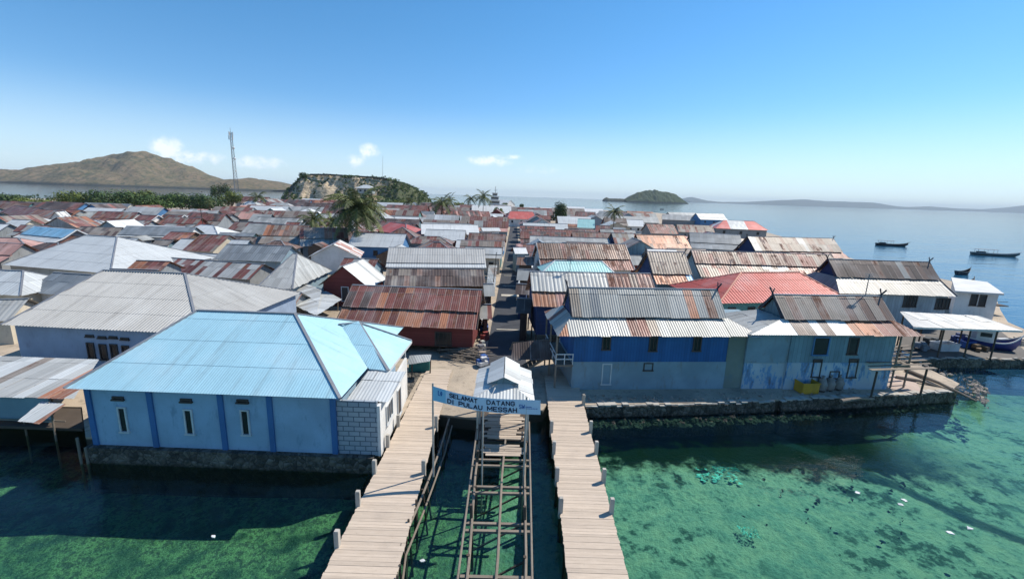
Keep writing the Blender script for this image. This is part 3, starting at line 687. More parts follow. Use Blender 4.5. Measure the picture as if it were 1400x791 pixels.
# side wing with raw block wall, white side, grey awning and a small hip roof
wg = [H.pt(b,w0+.02,0), H.pt(b+1.75,w0+.02,0)]
e1 = P(520,622,1.2); e2 = P(553,548,1.2)
BLOCK = paint('bare_block', (.36,.41,.45), dirt=.3)
def blockmat():
    m, nt, bs = newmat('block_masonry'); L = nt.links; V = N(nt, 'ShaderNodeNewGeometry').outputs['Position']
    sx = N(nt, 'ShaderNodeSeparateXYZ'); L.new(V, sx.inputs[0]); cb = N(nt, 'ShaderNodeCombineXYZ'); L.new(sx.outputs[0], cb.inputs[0]); L.new(sx.outputs[2], cb.inputs[1])
    br = N(nt, 'ShaderNodeTexBrick'); br.inputs['Scale'].default_value = 1; br.inputs['Brick Width'].default_value = .62; br.inputs['Row Height'].default_value = .3
    br.inputs['Mortar Size'].default_value = .028; br.inputs['Color1'].default_value = (.33,.38,.43,1); br.inputs['Color2'].default_value = (.42,.46,.49,1); br.inputs['Mortar'].default_value = (.10,.13,.17,1)
    L.new(cb.outputs[0], br.inputs[0]); n = noise_n(nt, V, 3, 5); L.new(mixc(nt, M('MULTIPLY', n, .35, nt=nt), br.outputs[0], (.15,.17,.19)), bs.inputs['Base Color']); bs.inputs['Roughness'].default_value = .9; return m
fl = H.pt(b+.01, w0+.04, 0); fr_ = Vector((e1.x, fl.y+ (e1.x-fl.x)*H.U.y/H.U.x, 0)); bk = Vector((e2.x, e2.y+.6, 0))
wm = MB(); wm.box(((fl.x+fr_.x)/2, (fl.y+fr_.y)/2+.08, 2.88), (fr_.x-fl.x-.16, .16, 3.36), math.atan2(H.U.y,H.U.x)); wm.build('block_wall', blockmat(), rt)
wm = MB(); d_ = bk-fr_; wm.bar((fr_.x,fr_.y,2.75), (bk.x,bk.y,2.75), .16, 3.1)
wm.build('side_wall', W('white'), rt)
dn = d_.normalized(); on = Vector((dn.y, -dn.x, 0))
window(rt, fr_+on*.08, dn, 2.0, 3.0, 1.5, 1.2, on, frame=FRAME, bars=2); window(rt, fr_+on*.08, dn, 4.6, 2.3, .9, 1.9, on, frame=FRAME, name='door')
am = MB(); sheets(am, P(474,546,4.4), P(531,549,4.35), P(556,508,4.8), P(503,507,4.85), 'S', 0); am.build('awning', SHEET, rt)
_pa, _pb, _pc = H.pt(H.L,0,H.ze), H.pt(H.L,2*H.d,H.ze), H.pt((P(405,428,H.zr)-H.A).dot(H.U),H.d,H.zr); _pn = (_pb-_pa).cross(_pc-_pa).normalized()
def onhip(px, py): dr = ray(px,py); O = Vector((0,0,CAMZ)); return O+dr*((_pa-O).dot(_pn)/dr.dot(_pn))
r1 = onhip(463,444); r2 = P(491,441.5,r1.z); c1 = onhip(505,505); c2 = P(531,507,c1.z); c3 = P(563,466,c1.z)
hm = MB(); c4 = c1+(c3-c2); sheets(hm, c1, c2, r2, r1, 'C', 0, lift=.04); sheets(hm, c2, c3, r2, r2, 'C', 0); sheets(hm, c3, c4, r1, r2, 'C', 1); hm.build('side_roof', SHEET, rt)
hm = MB(); hm.bar(r1+Vector((0,0,.06)), r2+Vector((0,0,.06)), .2, .06); hm.bar(r2+Vector((0,0,.05)), c2+Vector((0,0,.06)), .2, .06); hm.bar(r2+Vector((0,0,.05)), c3+Vector((0,0,.06)), .2, .06); hm.build('ridge_cap', CAP, rt)
gm = MB(); gm.bar(c2+Vector((0,0,-.08)), c3+Vector((0,0,-.08)), .04, .18); gm.bar(c1+Vector((0,0,-.08)), c2+Vector((0,0,-.08)), .04, .18); gm.build('fascia', FRAME, rt)
for c_ in (c3, c2+Vector((.4,.6,0))): hp = MB(); hp.bar((c_.x-.5,c_.y-.3,1.2), (c_.x-.5,c_.y-.3,c1.z-.05), .14); hp.build('column', FRAME, rt)

# generic helpers for sheds, poles
def shed(label, pts, style, name='shed', cat='shed', posts=(), near=0, zf=1.2, extra=None, post_mat=None, pr=.06):
    q = [P(*p) for p in pts]; c = sum(q, Vector())/4; root = empty(name, (c.x, c.y, zf), label, cat)
    m_ = MB(); sheets(m_, *q, style, near); m_.build('roof', SHEET, root)
    for (px, py, z0, z1) in posts:
        b_ = P(px, py, z0); t = MB(); t.tube([b_, b_+Vector((.05,.03,z1-z0))], [pr, pr*.85], 6); t.build('post', post_mat or TIMBER, root)
    return root, q
s, q = shed('low patched tin shed roof left of the light blue building', [(-60,540,3.0),(101,545,3.1),(136,492,3.6),(-40,484,3.6)], '=LSLLSTLLSLOL', posts=((20,588,-1.3,3.0),(60,590,-1.3,3.1),(95,588,-1.3,3.1),(-30,590,-1.3,3.0)))
m_ = MB(); A_, B_ = P(-60,543,2.9), P(60,548,2.9); m_.bar((A_.x,A_.y+.3,2.15),(B_.x,B_.y+.3,2.15),.1,1.6); m_.build('wall', W('slate'), s)
m_ = MB(); A_, B_ = P(-60,578,1.2), P(112,584,1.2); m_.prism([(A_.x,A_.y),(B_.x,B_.y),(B_.x,B_.y+3),(A_.x,A_.y+3)],.95,1.12); m_.build('platform', TIMBERD, s)
m_ = MB(); m_.bar((A_.x,A_.y+.1,1.5),(P(55,600,1.2).x,A_.y+.1,1.5),.05,.07); m_.build('rail', TIMBER, s)
s, q = shed('small rusty awning propped on poles beside the left shed', [(24,576,2.45),(54,579,2.45),(90,552,2.85),(58,548,2.85)], '=SSO', name='awning', cat='awning', posts=((84,640,-1.6,2.9),(44,632,-1.6,2.4),(73,560,1.15,2.75)))
for px, lbl in ((113,'thin mooring pole at the left corner of the blue building'),(122,'thicker mooring pole hard against the blue building corner')):
    b_ = P(px,640,-.0); t = MB(); t.tube([b_+Vector((0,0,-1.5)), b_+Vector((-.05,.05,1.3 if px>115 else 1.9))], .07, 6); tag(t.build('mooring_pole', TIMBER), lbl, 'pole')

# ------------------------------------------------------------------ jetties
def along(p, q, Y): t = (Y-p.y)/(q.y-p.y); return p+(q-p)*t
DECK = None
def deckmat():
    m, nt, bs = newmat('jetty_planks'); L = nt.links; V = N(nt, 'ShaderNodeNewGeometry').outputs['Position']; at = N(nt, 'ShaderNodeVertexColor', layer_name='Col')
    n = noise_n(nt, mapn(nt, V, (1,6,1)), 1.5, 6, .7); n2 = noise_n(nt, V, .7, 4); n3 = noise_n(nt, V, 7, 4, .7)
    base = mixc(nt, n, (.40,.315,.235), (.66,.55,.44)); base = mixc(nt, rng(nt, n2, .5, .7, 0, .35), base, (.40,.33,.27)); base = mixc(nt, rng(nt, n3, .60, .78, 0, .45), base, (.22,.17,.13))
    base = mixc(nt, 1.0, base, at.outputs[0], 'MULTIPLY'); L.new(base, bs.inputs['Base Color']); bs.inputs['Roughness'].default_value = .9; bump(nt, n, .4, .02, bs); return m
DECK = deckmat()
def jetty(label, l0, l1, r0, r1, ynear, yfar, bollL, bollR, z=1.35):
    l0, l1, r0, r1 = (P(*p, z) for p in (l0, l1, r0, r1)); rnd = random.Random(3)
    root = empty('jetty', ((l1.x+r1.x)/2, yfar, 0), label, 'jetty'); m_ = MB(); y = ynear
    while y < yfar:
        w_ = rnd.uniform(.13,.24); A_, B_ = along(l0,l1,y), along(r0,r1,y); o1, o2 = rnd.uniform(-.025,.025), rnd.uniform(-.025,.025); g_ = rnd.uniform(.86,1.06); zz = z+rnd.uniform(-.008,.008)
        A2, B2 = along(l0,l1,y+w_), along(r0,r1,y+w_)
        p = [Vector((A_.x+o1,y,zz)), Vector((B_.x+o2,y,zz)), Vector((B2.x+o2,y+w_-.009,zz)), Vector((A2.x+o1,y+w_-.009,zz))]
        dn_ = [v-Vector((0,0,.05)) for v in p]; col = (g_,g_,g_,1)
        m_.face(p, col=col); m_.face(dn_[::-1], col=col)
        for k in range(4): m_.face([dn_[k], dn_[(k+1)%4], p[(k+1)%4], p[k]], col=col)
        y += w_
    m_.build('deck', DECK, root)
    for f_ in (.06, .5, .94):
        g2 = MB(); pa = along(l0,l1,ynear).lerp(along(r0,r1,ynear), f_); pb = along(l0,l1,yfar).lerp(along(r0,r1,yfar), f_)
        g2.bar(pa-Vector((0,0,.16)), pb-Vector((0,0,.16)), .12, .2); g2.build('beam', TIMBERD, root)
    y = ynear+1
    while y < yfar-.5:
        for f_ in (.08, .92):
            p = along(l0,l1,y).lerp(along(r0,r1,y), f_); t = MB(); t.tube([(p.x,p.y,-2.2),(p.x+rnd.uniform(-.06,.06),p.y,z-.08)], .11, 6); t.build('pile', TIMBERD, root)
        y += 2.6
    for lst, (e0, e1), sg in ((bollL,(l0,l1),-1),(bollR,(r0,r1),1)):
        for (px, py) in lst:
            b_ = P(px, py, z); p = along(e0, e1, b_.y); m2 = MB(); m2.box((p.x-sg*.02, b_.y, z+.22), (.2,.2,1.05), rnd.uniform(-.1,.1)); m2.box((p.x-sg*.02, b_.y, z+.76), (.17,.17,.03)); m2.build('bollard', CONC, root)
    return root
jetty('long wooden plank jetty on the left, alongside the blue building', (438,791), (563,545), (541,791), (607,545), 3.0, 35.2, [(462,746),(491,690),(513,646),(532,610),(548,582)], [(574,646),(597,583)])
jetty('long wooden plank jetty on the right, in front of the two storey blue house', (776,791), (749,552), (860,791), (797,549), 3.0, 34.6, [(751,590),(757,619),(762,656),(768,699)], [(800,553),(803,590),(813,619),(824,658),(836,700),(790,552)])
# rope fence of crooked sticks along the inner edge of the left jetty
m_ = MB(); rnd = random.Random(5); root = empty('pole_railing', P(575,660,0), 'leaning railing of crooked poles along the inner edge of the left jetty', 'railing')
pts_ = [P(x, y, z) for x, y, z in ((540,800,1.1),(548,745,1.3),(572,690,1.2),(586,655,1.0),(603,610,1.1),(614,572,1.3))]
m_.tube(pts_, .06, 6); m_.build('rail', TIMBER, root); m_ = MB(); m_.tube([p+Vector((.2,0,-.5)) for p in pts_], .05, 6); m_.build('rail', TIMBER, root)
for k in range(11):
    f_ = k/10*(len(pts_)-1); i_ = min(int(f_), len(pts_)-2); p = pts_[i_].lerp(pts_[i_+1], f_-i_); m_ = MB(); m_.tube([(p.x+rnd.uniform(-.1,.3),p.y,-1.8),(p.x+rnd.uniform(-.15,.15),p.y+rnd.uniform(-.2,.2),p.z+rnd.uniform(0,.4))], .055, 5); m_.build('post', TIMBERD, root)

# unfinished pier frame between the jetties
root = empty('pier_frame', P(690,700,0), 'bare timber frame of an unfinished pier standing in the water between the jetties', 'pier')
Z0 = 1.25
def tb(m, a, b, w, h=None): m.bar(a, b, w, h)
LL = [P(657,590,Z0), P(636,800,Z0)]; RR = [P(719,590,Z0), P(717,800,Z0)]; MM = [P(692,590,Z0), P(676,800,Z0)]
ynear = LL[1].y-4
for (p, q), off in ((LL,.0),(RR,.0),(MM,.06)):
    a_ = along(p,q,ynear); m_ = MB(); m_.tube([a_+Vector((0,0,off)), a_.lerp(p,.35)+Vector((.05,0,off)), a_.lerp(p,.7)+Vector((-.05,0,off+.03)), p+Vector((0,0,off))], .065, 6); m_.build('rail', TIMBER, root)
for p, q, o in ((LL[0],LL[1],-.3),(RR[0],RR[1],.3)):
    m_ = MB(); a_ = along(p,q,ynear); m_.tube([a_+Vector((o,0,.55)), p+Vector((o*.6,0,.7))], .05, 6); m_.build('rail', TIMBER, root)
for py in (663, 671, 713, 723, 786, 626, 634):
    a_, b_ = P(650,py,Z0), P(725,py,Z0); y = a_.y; m_ = MB(); L_, R_ = along(*LL,y), along(*RR,y); m_.bar(L_+Vector((-.25,0,-.1)), R_+Vector((.25,0,-.07)), .14, .12); m_.build('crossbeam', TIMBER, root)
y = ynear+1; k = 0
while y < LL[0].y+1:
    for (p, q) in (LL, RR):
        a_ = along(p,q,y); m_ = MB(); m_.tube([(a_.x+rnd.uniform(-.15,.15),y,-2.2),(a_.x+rnd.uniform(-.05,.05),y,Z0+(.75 if k%2 else .1))], .08, 6); m_.build('post', TIMBERD, root)
    L_, R_ = along(*LL,y), along(*RR,y); m_ = MB(); m_.bar((L_.x,y+.1,-.6),(R_.x,y+.1,1.0),.07); m_.build('brace', TIMBERD, root)
    y += 2.2; k += 1
for (ya, yb, xa, xb) in ((600,568,0,1),(623,612,0,.85)):
    A_, B_ = P(660,ya,Z0), P(715,yb,Z0); m_ = MB(); y = A_.y
    while y < B_.y:
        L_, R_ = along(*LL,y), along(*RR,y); m_.box(((L_.x+R_.x)/2+rnd.uniform(-.1,.1),y,Z0+.1+rnd.uniform(0,.02)), ((R_.x-L_.x)*rnd.uniform(.6,.97),.2,.04), rnd.uniform(-.03,.03), col=(rnd.uniform(.5,.95),)*3+(1,)); y += .24
    m_.build('platform', DECK, root)

# pavilion over the head of the pier
root = empty('gate_pavilion', P(694,565,1.2), 'open pavilion with pale tin roof behind the welcome banner', 'pavilion')
ze = 4.1; cn_ = [P(650,545,ze), P(738,549,ze), P(713,487,ze), P(660,486,ze)]
x0, x1 = (cn_[0].x+cn_[3].x)/2-.1, (cn_[1].x+cn_[2].x)/2+.1; y0, y1 = cn_[0].y, cn_[3].y; xm = (x0+x1)/2; zr = ze+.6; y1 = P(694,487,ze+1.0).y
m_ = MB(); E = [Vector((x0,y0,ze)),Vector((x1,y0,ze)),Vector((x1,y1,ze)),Vector((x0,y1,ze))]
sheets(m_, E[1], E[2], Vector((xm+.1,y1,zr)), Vector((xm+.1,y0+1.4,zr)), 'S', 0); sheets(m_, E[3], E[0], Vector((xm-.1,y0+1.4,zr)), Vector((xm-.1,y1,zr)), 'S', 0)
sheets(m_, E[0], E[1], Vector((xm+.1,y0+1.4,zr)), Vector((xm-.1,y0+1.4,zr)), 'S', 0)
m_.build('roof', SHEET, root)
# raised gable along the ridge
ya, yb, zt, hw = y0+.9, y1-.2, zr+.42, .95
m_ = MB(); sheets(m_, Vector((xm+hw,ya+.1,ze+.5)), Vector((xm+hw,yb,ze+.5)), Vector((xm,yb,zt)), Vector((xm,ya-.15,zt)), 'S', 0, lift=.05)
sheets(m_, Vector((xm-hw,yb,ze+.5)), Vector((xm-hw,ya+.1,ze+.5)), Vector((xm,ya-.15,zt)), Vector((xm,yb,zt)), 'S', 0, lift=.05); m_.build('upper_roof', SHEET, root)
m_ = MB(); m_.face([(xm-hw*.95,ya+.25,ze+.5),(xm+hw*.95,ya+.25,ze+.5),(xm,ya+.15,zt-.05)]); m_.build('gable_end', W('bluetin'), root)
for x in (x0+.25, x1-.25):
    for y in (y0+.4, (y0+y1)/2, y1-.4):
        m_ = MB(); m_.bar((x,y,-1.6 if y < y1-1 else 1.0), (x,y,ze+.05), .12); m_.build('post', CONC, root)
m_ = MB(); m_.prism([(x0+.2,y0+.2),(x1-.2,y0+.2),(x1-.2,y1),(x0+.2,y1)], 1.0, 1.215); m_.build('floor', TIMBERD, root)

# welcome banner on two poles
root = empty('welcome_banner', P(660,645,1.2), 'light blue cloth banner with dark welcome lettering on two poles', 'banner')
Y0 = P(578,648,1.35).y
def bpt(s, t):            # s 0..1 left to right, t 0..1 bottom to top
    xs = (591.5, 620, 650, 680, 710, 739); tp = (527.5, 536, 542.5, 545, 546, 547); bt = (547, 554, 560.5, 564, 565.5, 566.5)
    k = s*5; i = min(int(k), 4); f = k-i; lp = lambda a: a[i]+(a[i+1]-a[i])*f
    a, b = PD(lp(xs), lp(bt), Y0+.25*math.sin(s*3.1)), PD(lp(xs), lp(tp), Y0+.25*math.sin(s*3.1)); return b.lerp(a, 1-t)
def bannermat():
    m, nt, bs = newmat('banner_cloth'); at = N(nt, 'ShaderNodeVertexColor', layer_name='Col'); nt.links.new(at.outputs[0], bs.inputs['Base Color']); bs.inputs['Roughness'].default_value = .7; return m
m_ = MB(); NB = 40
for i in range(NB):
    for j in range(4):
        s0, s1, t0, t1 = i/NB, (i+1)/NB, j/4, (j+1)/4; k = s0
        col = (.50,.67,.82,1) if k > .12 else (.22,.52,.72,1)
        q = [bpt(s0,t0),bpt(s1,t0),bpt(s1,t1),bpt(s0,t1)]; m_.face(q, col=col, smooth=True); 
        m_.face([v+Vector((0,.012,0)) for v in q][::-1], col=col, smooth=True)
m_.build('cloth', bannermat(), root)
INK = paint('banner_ink', (.006,.012,.05), dirt=0); INKB = paint('banner_emblem_ink', (.02,.12,.42), dirt=0)
SF = dict(S=[[(1,.85),(.75,1),(.25,1),(0,.85),(0,.62),(.25,.52),(.75,.48),(1,.38),(1,.15),(.75,0),(.25,0),(0,.15)]], E=[[(1,1),(0,1),(0,0),(1,0)],[(0,.5),(.8,.5)]], L=[[(0,1),(0,0),(1,0)]],
 A=[[(0,0),(.5,1),(1,0)],[(.2,.33),(.8,.33)]], M=[[(0,0),(0,1),(.5,.25),(1,1),(1,0)]], T=[[(0,1),(1,1)],[(.5,1),(.5,0)]], D=[[(0,0),(0,1),(.6,1),(1,.72),(1,.28),(.6,0),(0,0)]], N=[[(0,0),(0,1),(1,0),(1,1)]],
 G=[[(1,.8),(.7,1),(.3,1),(0,.75),(0,.25),(.3,0),(.7,0),(1,.25),(1,.5),(.55,.5)]], I=[[(.5,0),(.5,1)]], P=[[(0,0),(0,1),(.75,1),(1,.85),(1,.6),(.75,.45),(0,.45)]], U=[[(0,1),(0,.25),(.3,0),(.7,0),(1,.25),(1,1)]], H=[[(0,0),(0,1)],[(1,0),(1,1)],[(0,.5),(1,.5)]],
 W=[[(0,1),(.25,0),(.5,.7),(.75,0),(1,1)]], w=[[(0,.5),(.25,.8),(.5,.3),(.75,.7),(1,.4)]], o=[[(.5,1),(0,.5),(.5,0),(1,.5),(.5,1)]])
WD = dict(I=.35, M=1.35, W=1.3, w=1.4)
def lettering(txt, s0, s1, t0, t1, mat, th=.046, gap=.46):
    tot = sum((WD.get(ch, 1) if ch != ' ' else .7)+gap for ch in txt)-gap; x = 0; m_ = MB()
    for ch in txt:
        w_ = WD.get(ch, 1) if ch != ' ' else .7
        for pl_ in SF.get(ch, []):
            for (xa, ya_), (xb, yb_) in zip(pl_, pl_[1:]):
                if ch == 'I': xa = xb = .5
                p = bpt(s0+(s1-s0)*(x+xa*w_)/tot, t0+(t1-t0)*ya_); q = bpt(s0+(s1-s0)*(x+xb*w_)/tot, t0+(t1-t0)*yb_); dv = (q-p); ln = dv.length
                if ln < 1e-4: continue
                dv /= ln; p = p-dv*th*.4+Vector((0,-.02,0)); q = q+dv*th*.4+Vector((0,-.02,0)); nv = Vector((-dv.z, 0, dv.x))*th/2
                m_.face([p-nv, q-nv, q+nv, p+nv])
        x += w_+gap
    m_.build('lettering', mat, root)
lettering('SELAMAT', .165, .415, .58, .86, INK); lettering('DATANG', .505, .755, .57, .85, INK); lettering('DI PULAU MESSAH', .145, .775, .12, .40, INK, .05)
lettering('SW', .80, .850, .40, .66, INKB, .03); lettering('wwww', .86, .915, .46, .56, INKB, .02); lettering('wwwww', .86, .97, .36, .44, INKB, .02)
lettering('Lo', .055, .090, .50, .80, INKB, .035)
pl = bpt(0,1); pr_ = bpt(.87,1)
for (p, zb_) in ((pl, 1.2),(pr_, -1.8)):
    m_ = MB(); m_.tube([(p.x,p.y+.05,zb_),(p.x,p.y+.05,p.z+.15)], .05, 8); m_.build('pole', CONC, root)
m_ = MB(); p = bpt(.47,0); m_.tube([(p.x,p.y+.05,-1.8),(p.x,p.y+.05,p.z)], .045, 8); m_.build('pole', CONC, root)
# ------------------------------------------------------------------ hand-measured houses
# label, EL, ER, RL, RR, ze, options
H2 = house('big grey ribbed hip roof on a pale lilac building behind the light blue roof', (1,444), (273,457), (143,369), (252,374), ze=4.7, up='Z', rib=(.03,3), hip=True, slope=.42, near=0, wall='lilac', wins=[], name='village_hall', cat='building')
for px, py in ((125,479),(142,481),(157,481),(173,483)): H2.wp(px, py, .55, 1.3); H2.wp(px-2, py-20, .6, .15, name='vent')
H3 = house('large bright white hip roof standing high behind the grey ribbed roof', (3,362), (151,374), (107,322), (154,322), ze=4.6, up='Y', hip=True, slope=.45, near=1, wall='cream', name='white_roofed_house')
house('long rust and pale striped roof right of the grey ribbed hip roof', (201,371), (341,382), (212,353), (352,358), ze=3.6, up='GRRLRRRLR', near=1, wall='grey', low=None)
house('small light grey hip roof at the left picture edge', (-60,400), (28,404), (-20,368), (5,369), ze=3.5, up='S', hip=True, near=1, wall='cream')
house('cream walled house with grey roof at the left picture edge below the bush', (-70,441), (14,438), (-60,409), (12,411), ze=3.6, up='L', near=1, wall='cream')
house('little white roof with bright triangular gable side at the left, above the green bush', (33,399), (88,403), (45,371), (98,373), ze=3.4, up='K', near=1, wall='white', gable='white', back='W')
C1 = house('red-brown patched rusty roof on red board walls left of the lane, behind the firewood heap', (458,442), (652,450), (470,392), (651,393), ze=3.9, up='RRORDRRRR', low='RROORRORR', brk=(.47,.42), slope=.62, near=0, wall='red', stilts=.7, wins=[], barge=TIMBERD)
C1.wp(606,463,1.5,1.3,bars=3)
house('dark brown sheet roof directly behind the big rusty roof left of the lane', (525,391), (664,391), (531,367), (666,367), ze=4.2, up='DDDDTDDDDM', near=1, wall='wood')
house('long grey ribbed roof with pale lower edge left of the lane, behind the dark one', (527,365), (665,366), (532,338), (666,340), ze=4.5, up='Z', low='Y', brk=(.3,.2), near=1, wall='tin')
house('grey hip roof turned askew in the cluster left of the rusty roof', (350,394), (400,395), (386,351), (414,342), ze=4.0, up='L', hip=True, near=0, wall='slate', slope=.5)
def gfront(label, EL, ER, apex, ze, length, up, wall, near=1, gable=None, name='village_house', back=None, door=False, **k):
    """house whose gable faces the camera: ridge runs away from us"""
    A, B = P(*EL, ze), P(*ER, ze); U = (B-A); U.z = 0; Wd = U.length; U.normalize(); Wv = Vector((-U.y, U.x, 0))
    dr = ray(*apex); O = Vector((0,0,CAMZ)); t = (A-O).dot(Wv)/dr.dot(Wv); zr = max(ze+.5, (O+dr*t).z)
    # house frame: U' = -Wv (from far to near on the right slope) so that its +W' points to -U
    a = B+Wv*0; h = house(label, None, None, None, None, ze=ze, up=up, wall=wall, near=near, gable=gable, name=name, world=(B, B+Wv*length, zr, Wd/2), wins=[], back=back, **k)
    if door:
        c = A+U*Wd*.5+Wv*.45; window(h.root, Vector((c.x,c.y,0)), U, 0, ze-1.0, .9, 1.9, -Wv, frame=FRAME, name='door')
    return h
gfront('small dark red gable house with bright white roof side, left of the big rusty roof', (434,391), (505,394), (471,364), 3.9, 7, 'WWWLW', 'red', back='LLG', door=True)
gfront('white corrugated roof below the tall palm, ridge running away', (420,352), (492,352), (452,334), 4.2, 8, 'WWPW', 'white', back='PWW')
s1, _ = shed('pale tin lean-to roof just above the light blue roof', [(395,414,3.0),(433,431,3.0),(440,395,3.7),(412,386,3.7)], 'LS', name='shed', posts=())
s2, _ = shed('flat grey tin roof next to the rusty roof, with open dark side', [(433,431,3.0),(467,409,3.0),(446,397,3.3),(414,400,3.3)], 'S', name='shed', posts=((462,425,1.2,3.0),))
house('weathered pale roof with rusty edge tucked behind the light blue ridge', (352,418), (402,420), (364,407), (410,392), ze=3.2, up='LLO', near=1, wall='grey', wins=[])
house('long flat blue-grey roof behind the askew grey hip roof', (291,355), (385,358), (299,333), (412,337), ze=4.2, up='K', near=1, wall='slate')

# right of the lane, front
R1 = house('two storey blue house with patched grey and rust roof, right of the pier', (787,459), (1006,460), (787,393), (978,396), ze=5.85, up='=TGKGGGGGGGGGOGMG', low='=OLLLLRRTGGGGLGLL', brk=(.52,.36), slope=.85, near=0, wall='royal', wall2='slate', zs=3.5,
           skl=1.3, skr=2.2, inset=.7, endin=.1, wins=[], horns=True, barge=BARGE, gable='navy', name='stilt_house')
for px, py in ((829,468),(893,470),(953,470)): R1.wp(px, py, .6, 1.15, bars=1)
R1.wp(829,511,.7,1.7,frame=FRAME); R1.wp(886,501,.7,.6,name='vent')
# balcony on the left end
bm = MB(); A_ = R1.pt(-1.25, R1.w0, 0); bx0, by0 = A_.x, A_.y; 
def rel(u, w, z): return R1.pt(u, w, z)
bm.bar(rel(-.65,R1.w0+1.5,3.25), rel(-.65,R1.w0+1.5,3.25)+R1.U*.01, .01) if False else None
fl = MB(); fl.prism([tuple(rel(u,w,0))[:2] for u, w in ((-1.3,.6),(.1,.6),(.1,6),(-1.3,6))], 3.15, 3.3); fl.build('balcony_floor', TIMBER, R1.root)
rl = MB()
for z in (3.75, 4.15): rl.bar(rel(-1.28,.65,z), rel(.1,.65,z), .06, .08); rl.bar(rel(-1.28,.65,z), rel(-1.28,5.8,z), .06, .08)
for u in (-1.28,-.6,.05): rl.bar(rel(u,.65,3.3), rel(u,.65,4.15), .07)
for w in (2,3.4,4.8): rl.bar(rel(-1.28,w,3.3), rel(-1.28,w,4.15), .07)
rl.build('balcony_railing', FRAME, R1.root)
for u, w in ((-1.25,.7),(-1.25,3.5),(-1.25,5.8)):
    p = MB(); p.bar(rel(u,w,1.2), rel(u,w,5.8), .13); p.build('post', TIMBER, R1.root)
st = MB()
for k in range(9): st.box(rel(-1.6-k*.32, 3.5, 3.1-k*.22), (.34, 1.2, .07), math.atan2(R1.U.y, R1.U.x))
st.bar(rel(-1.4,2.9,3.2), rel(-4.4,2.9,1.15), .06, .2); st.bar(rel(-1.4,4.1,3.2), rel(-4.4,4.1,1.15), .06, .2); st.build('staircase', TIMBER, R1.root)
sg = MB(); sheets(sg, rel(-4.6,2.5,3.0), rel(-1.1,2.5,3.0), rel(-1.1,3.6,4.6), rel(-4.4,3.6,3.9), 'D', 0); sheets(sg, rel(-1.1,4.8,3.0), rel(-4.6,4.8,3.0), rel(-4.4,3.6,3.9), rel(-1.1,3.6,4.6), 'K', 1) 
sg.build('porch_roof', SHEET, R1.root)
R2 = house('two storey house with brown and white striped roof and peeling blue ground floor', (1085,458), (1240,459), (1077,404), (1224,404), ze=6.0, up='=TMTTMTTMTMTMT', low='=WWWWDWDWOORRRR', brk=(.5,.36), slope=.85, near=0, wall='bluetin', wall2='peel', zs=3.5,
           skl=3.6, skr=1.6, inset=.5, endin=.3, wins=[], horns=True, barge=BARGE, gable='bluetin', name='stilt_house', skst='G')
lw = MB(); lw.prism([tuple(R1.pt(u,w,0))[:2] for u, w in ((R1.L-.05,.75),(R1.L+1.75,.75),(R1.L+1.75,8),(R1.L-.05,8))], 1.2, 5.9); lw.build('side_room', paint('wall_grey_green',(.20,.24,.21),dirt=.7,dcol=(.14,.2,.24)), R1.root)
for px, py, w_, hh in ((1122,473,1.3,1.5),(1166,473,.8,1.4)): R2.wp(px, py, w_, hh, frame=W('blue') if px < 1150 else FRAMED)
R2.wp(1116,503,.7,1.5,name='door'); R2.wp(1165,503,.75,1.6,name='door'); R2.wp(1140,512,.8,.6)
lw = MB(); lw.prism([tuple(R2.pt(u,w,0))[:2] for u, w in ((-3.3,.6),(.3,.6),(.3,8),(-3.3,8))], 3.45, 6.0); lw.build('side_room', W('slate'), R2.root)
lw = MB(); lw.prism([tuple(R2.pt(u,w,0))[:2] for u, w in ((-3.25,.65),(.3,.65),(.3,8),(-3.25,8))], 1.2, 3.45); lw.build('side_room_base', W('peel'), R2.root)
for u in (0.2, 1.4):                                      # veranda posts at the right end
    for w in (.6, 3.5, 6.5):
        p = MB(); p.bar(R2.pt(R2.L+u,w,1.1), R2.pt(R2.L+u,w,5.95), .1); p.build('post', TIMBER, R2.root)
rl = MB(); [rl.bar(R2.pt(R2.L+.1,.6,z), R2.pt(R2.L+1.5,.6,z), .05, .07) for z in (3.4,3.9,4.3)]; [rl.bar(R2.pt(R2.L+1.45,.6,z), R2.pt(R2.L+1.45,6.5,z), .05, .07) for z in (3.4,3.9,4.3)]; rl.build('veranda_railing', TIMBER, R2.root)
fl = MB(); fl.prism([tuple(R2.pt(u,w,0))[:2] for u, w in ((R2.L-.2,.5),(R2.L+1.5,.5),(R2.L+1.5,7),(R2.L-.2,7))], 3.1, 3.25); fl.build('veranda_floor', TIMBER, R2.root)
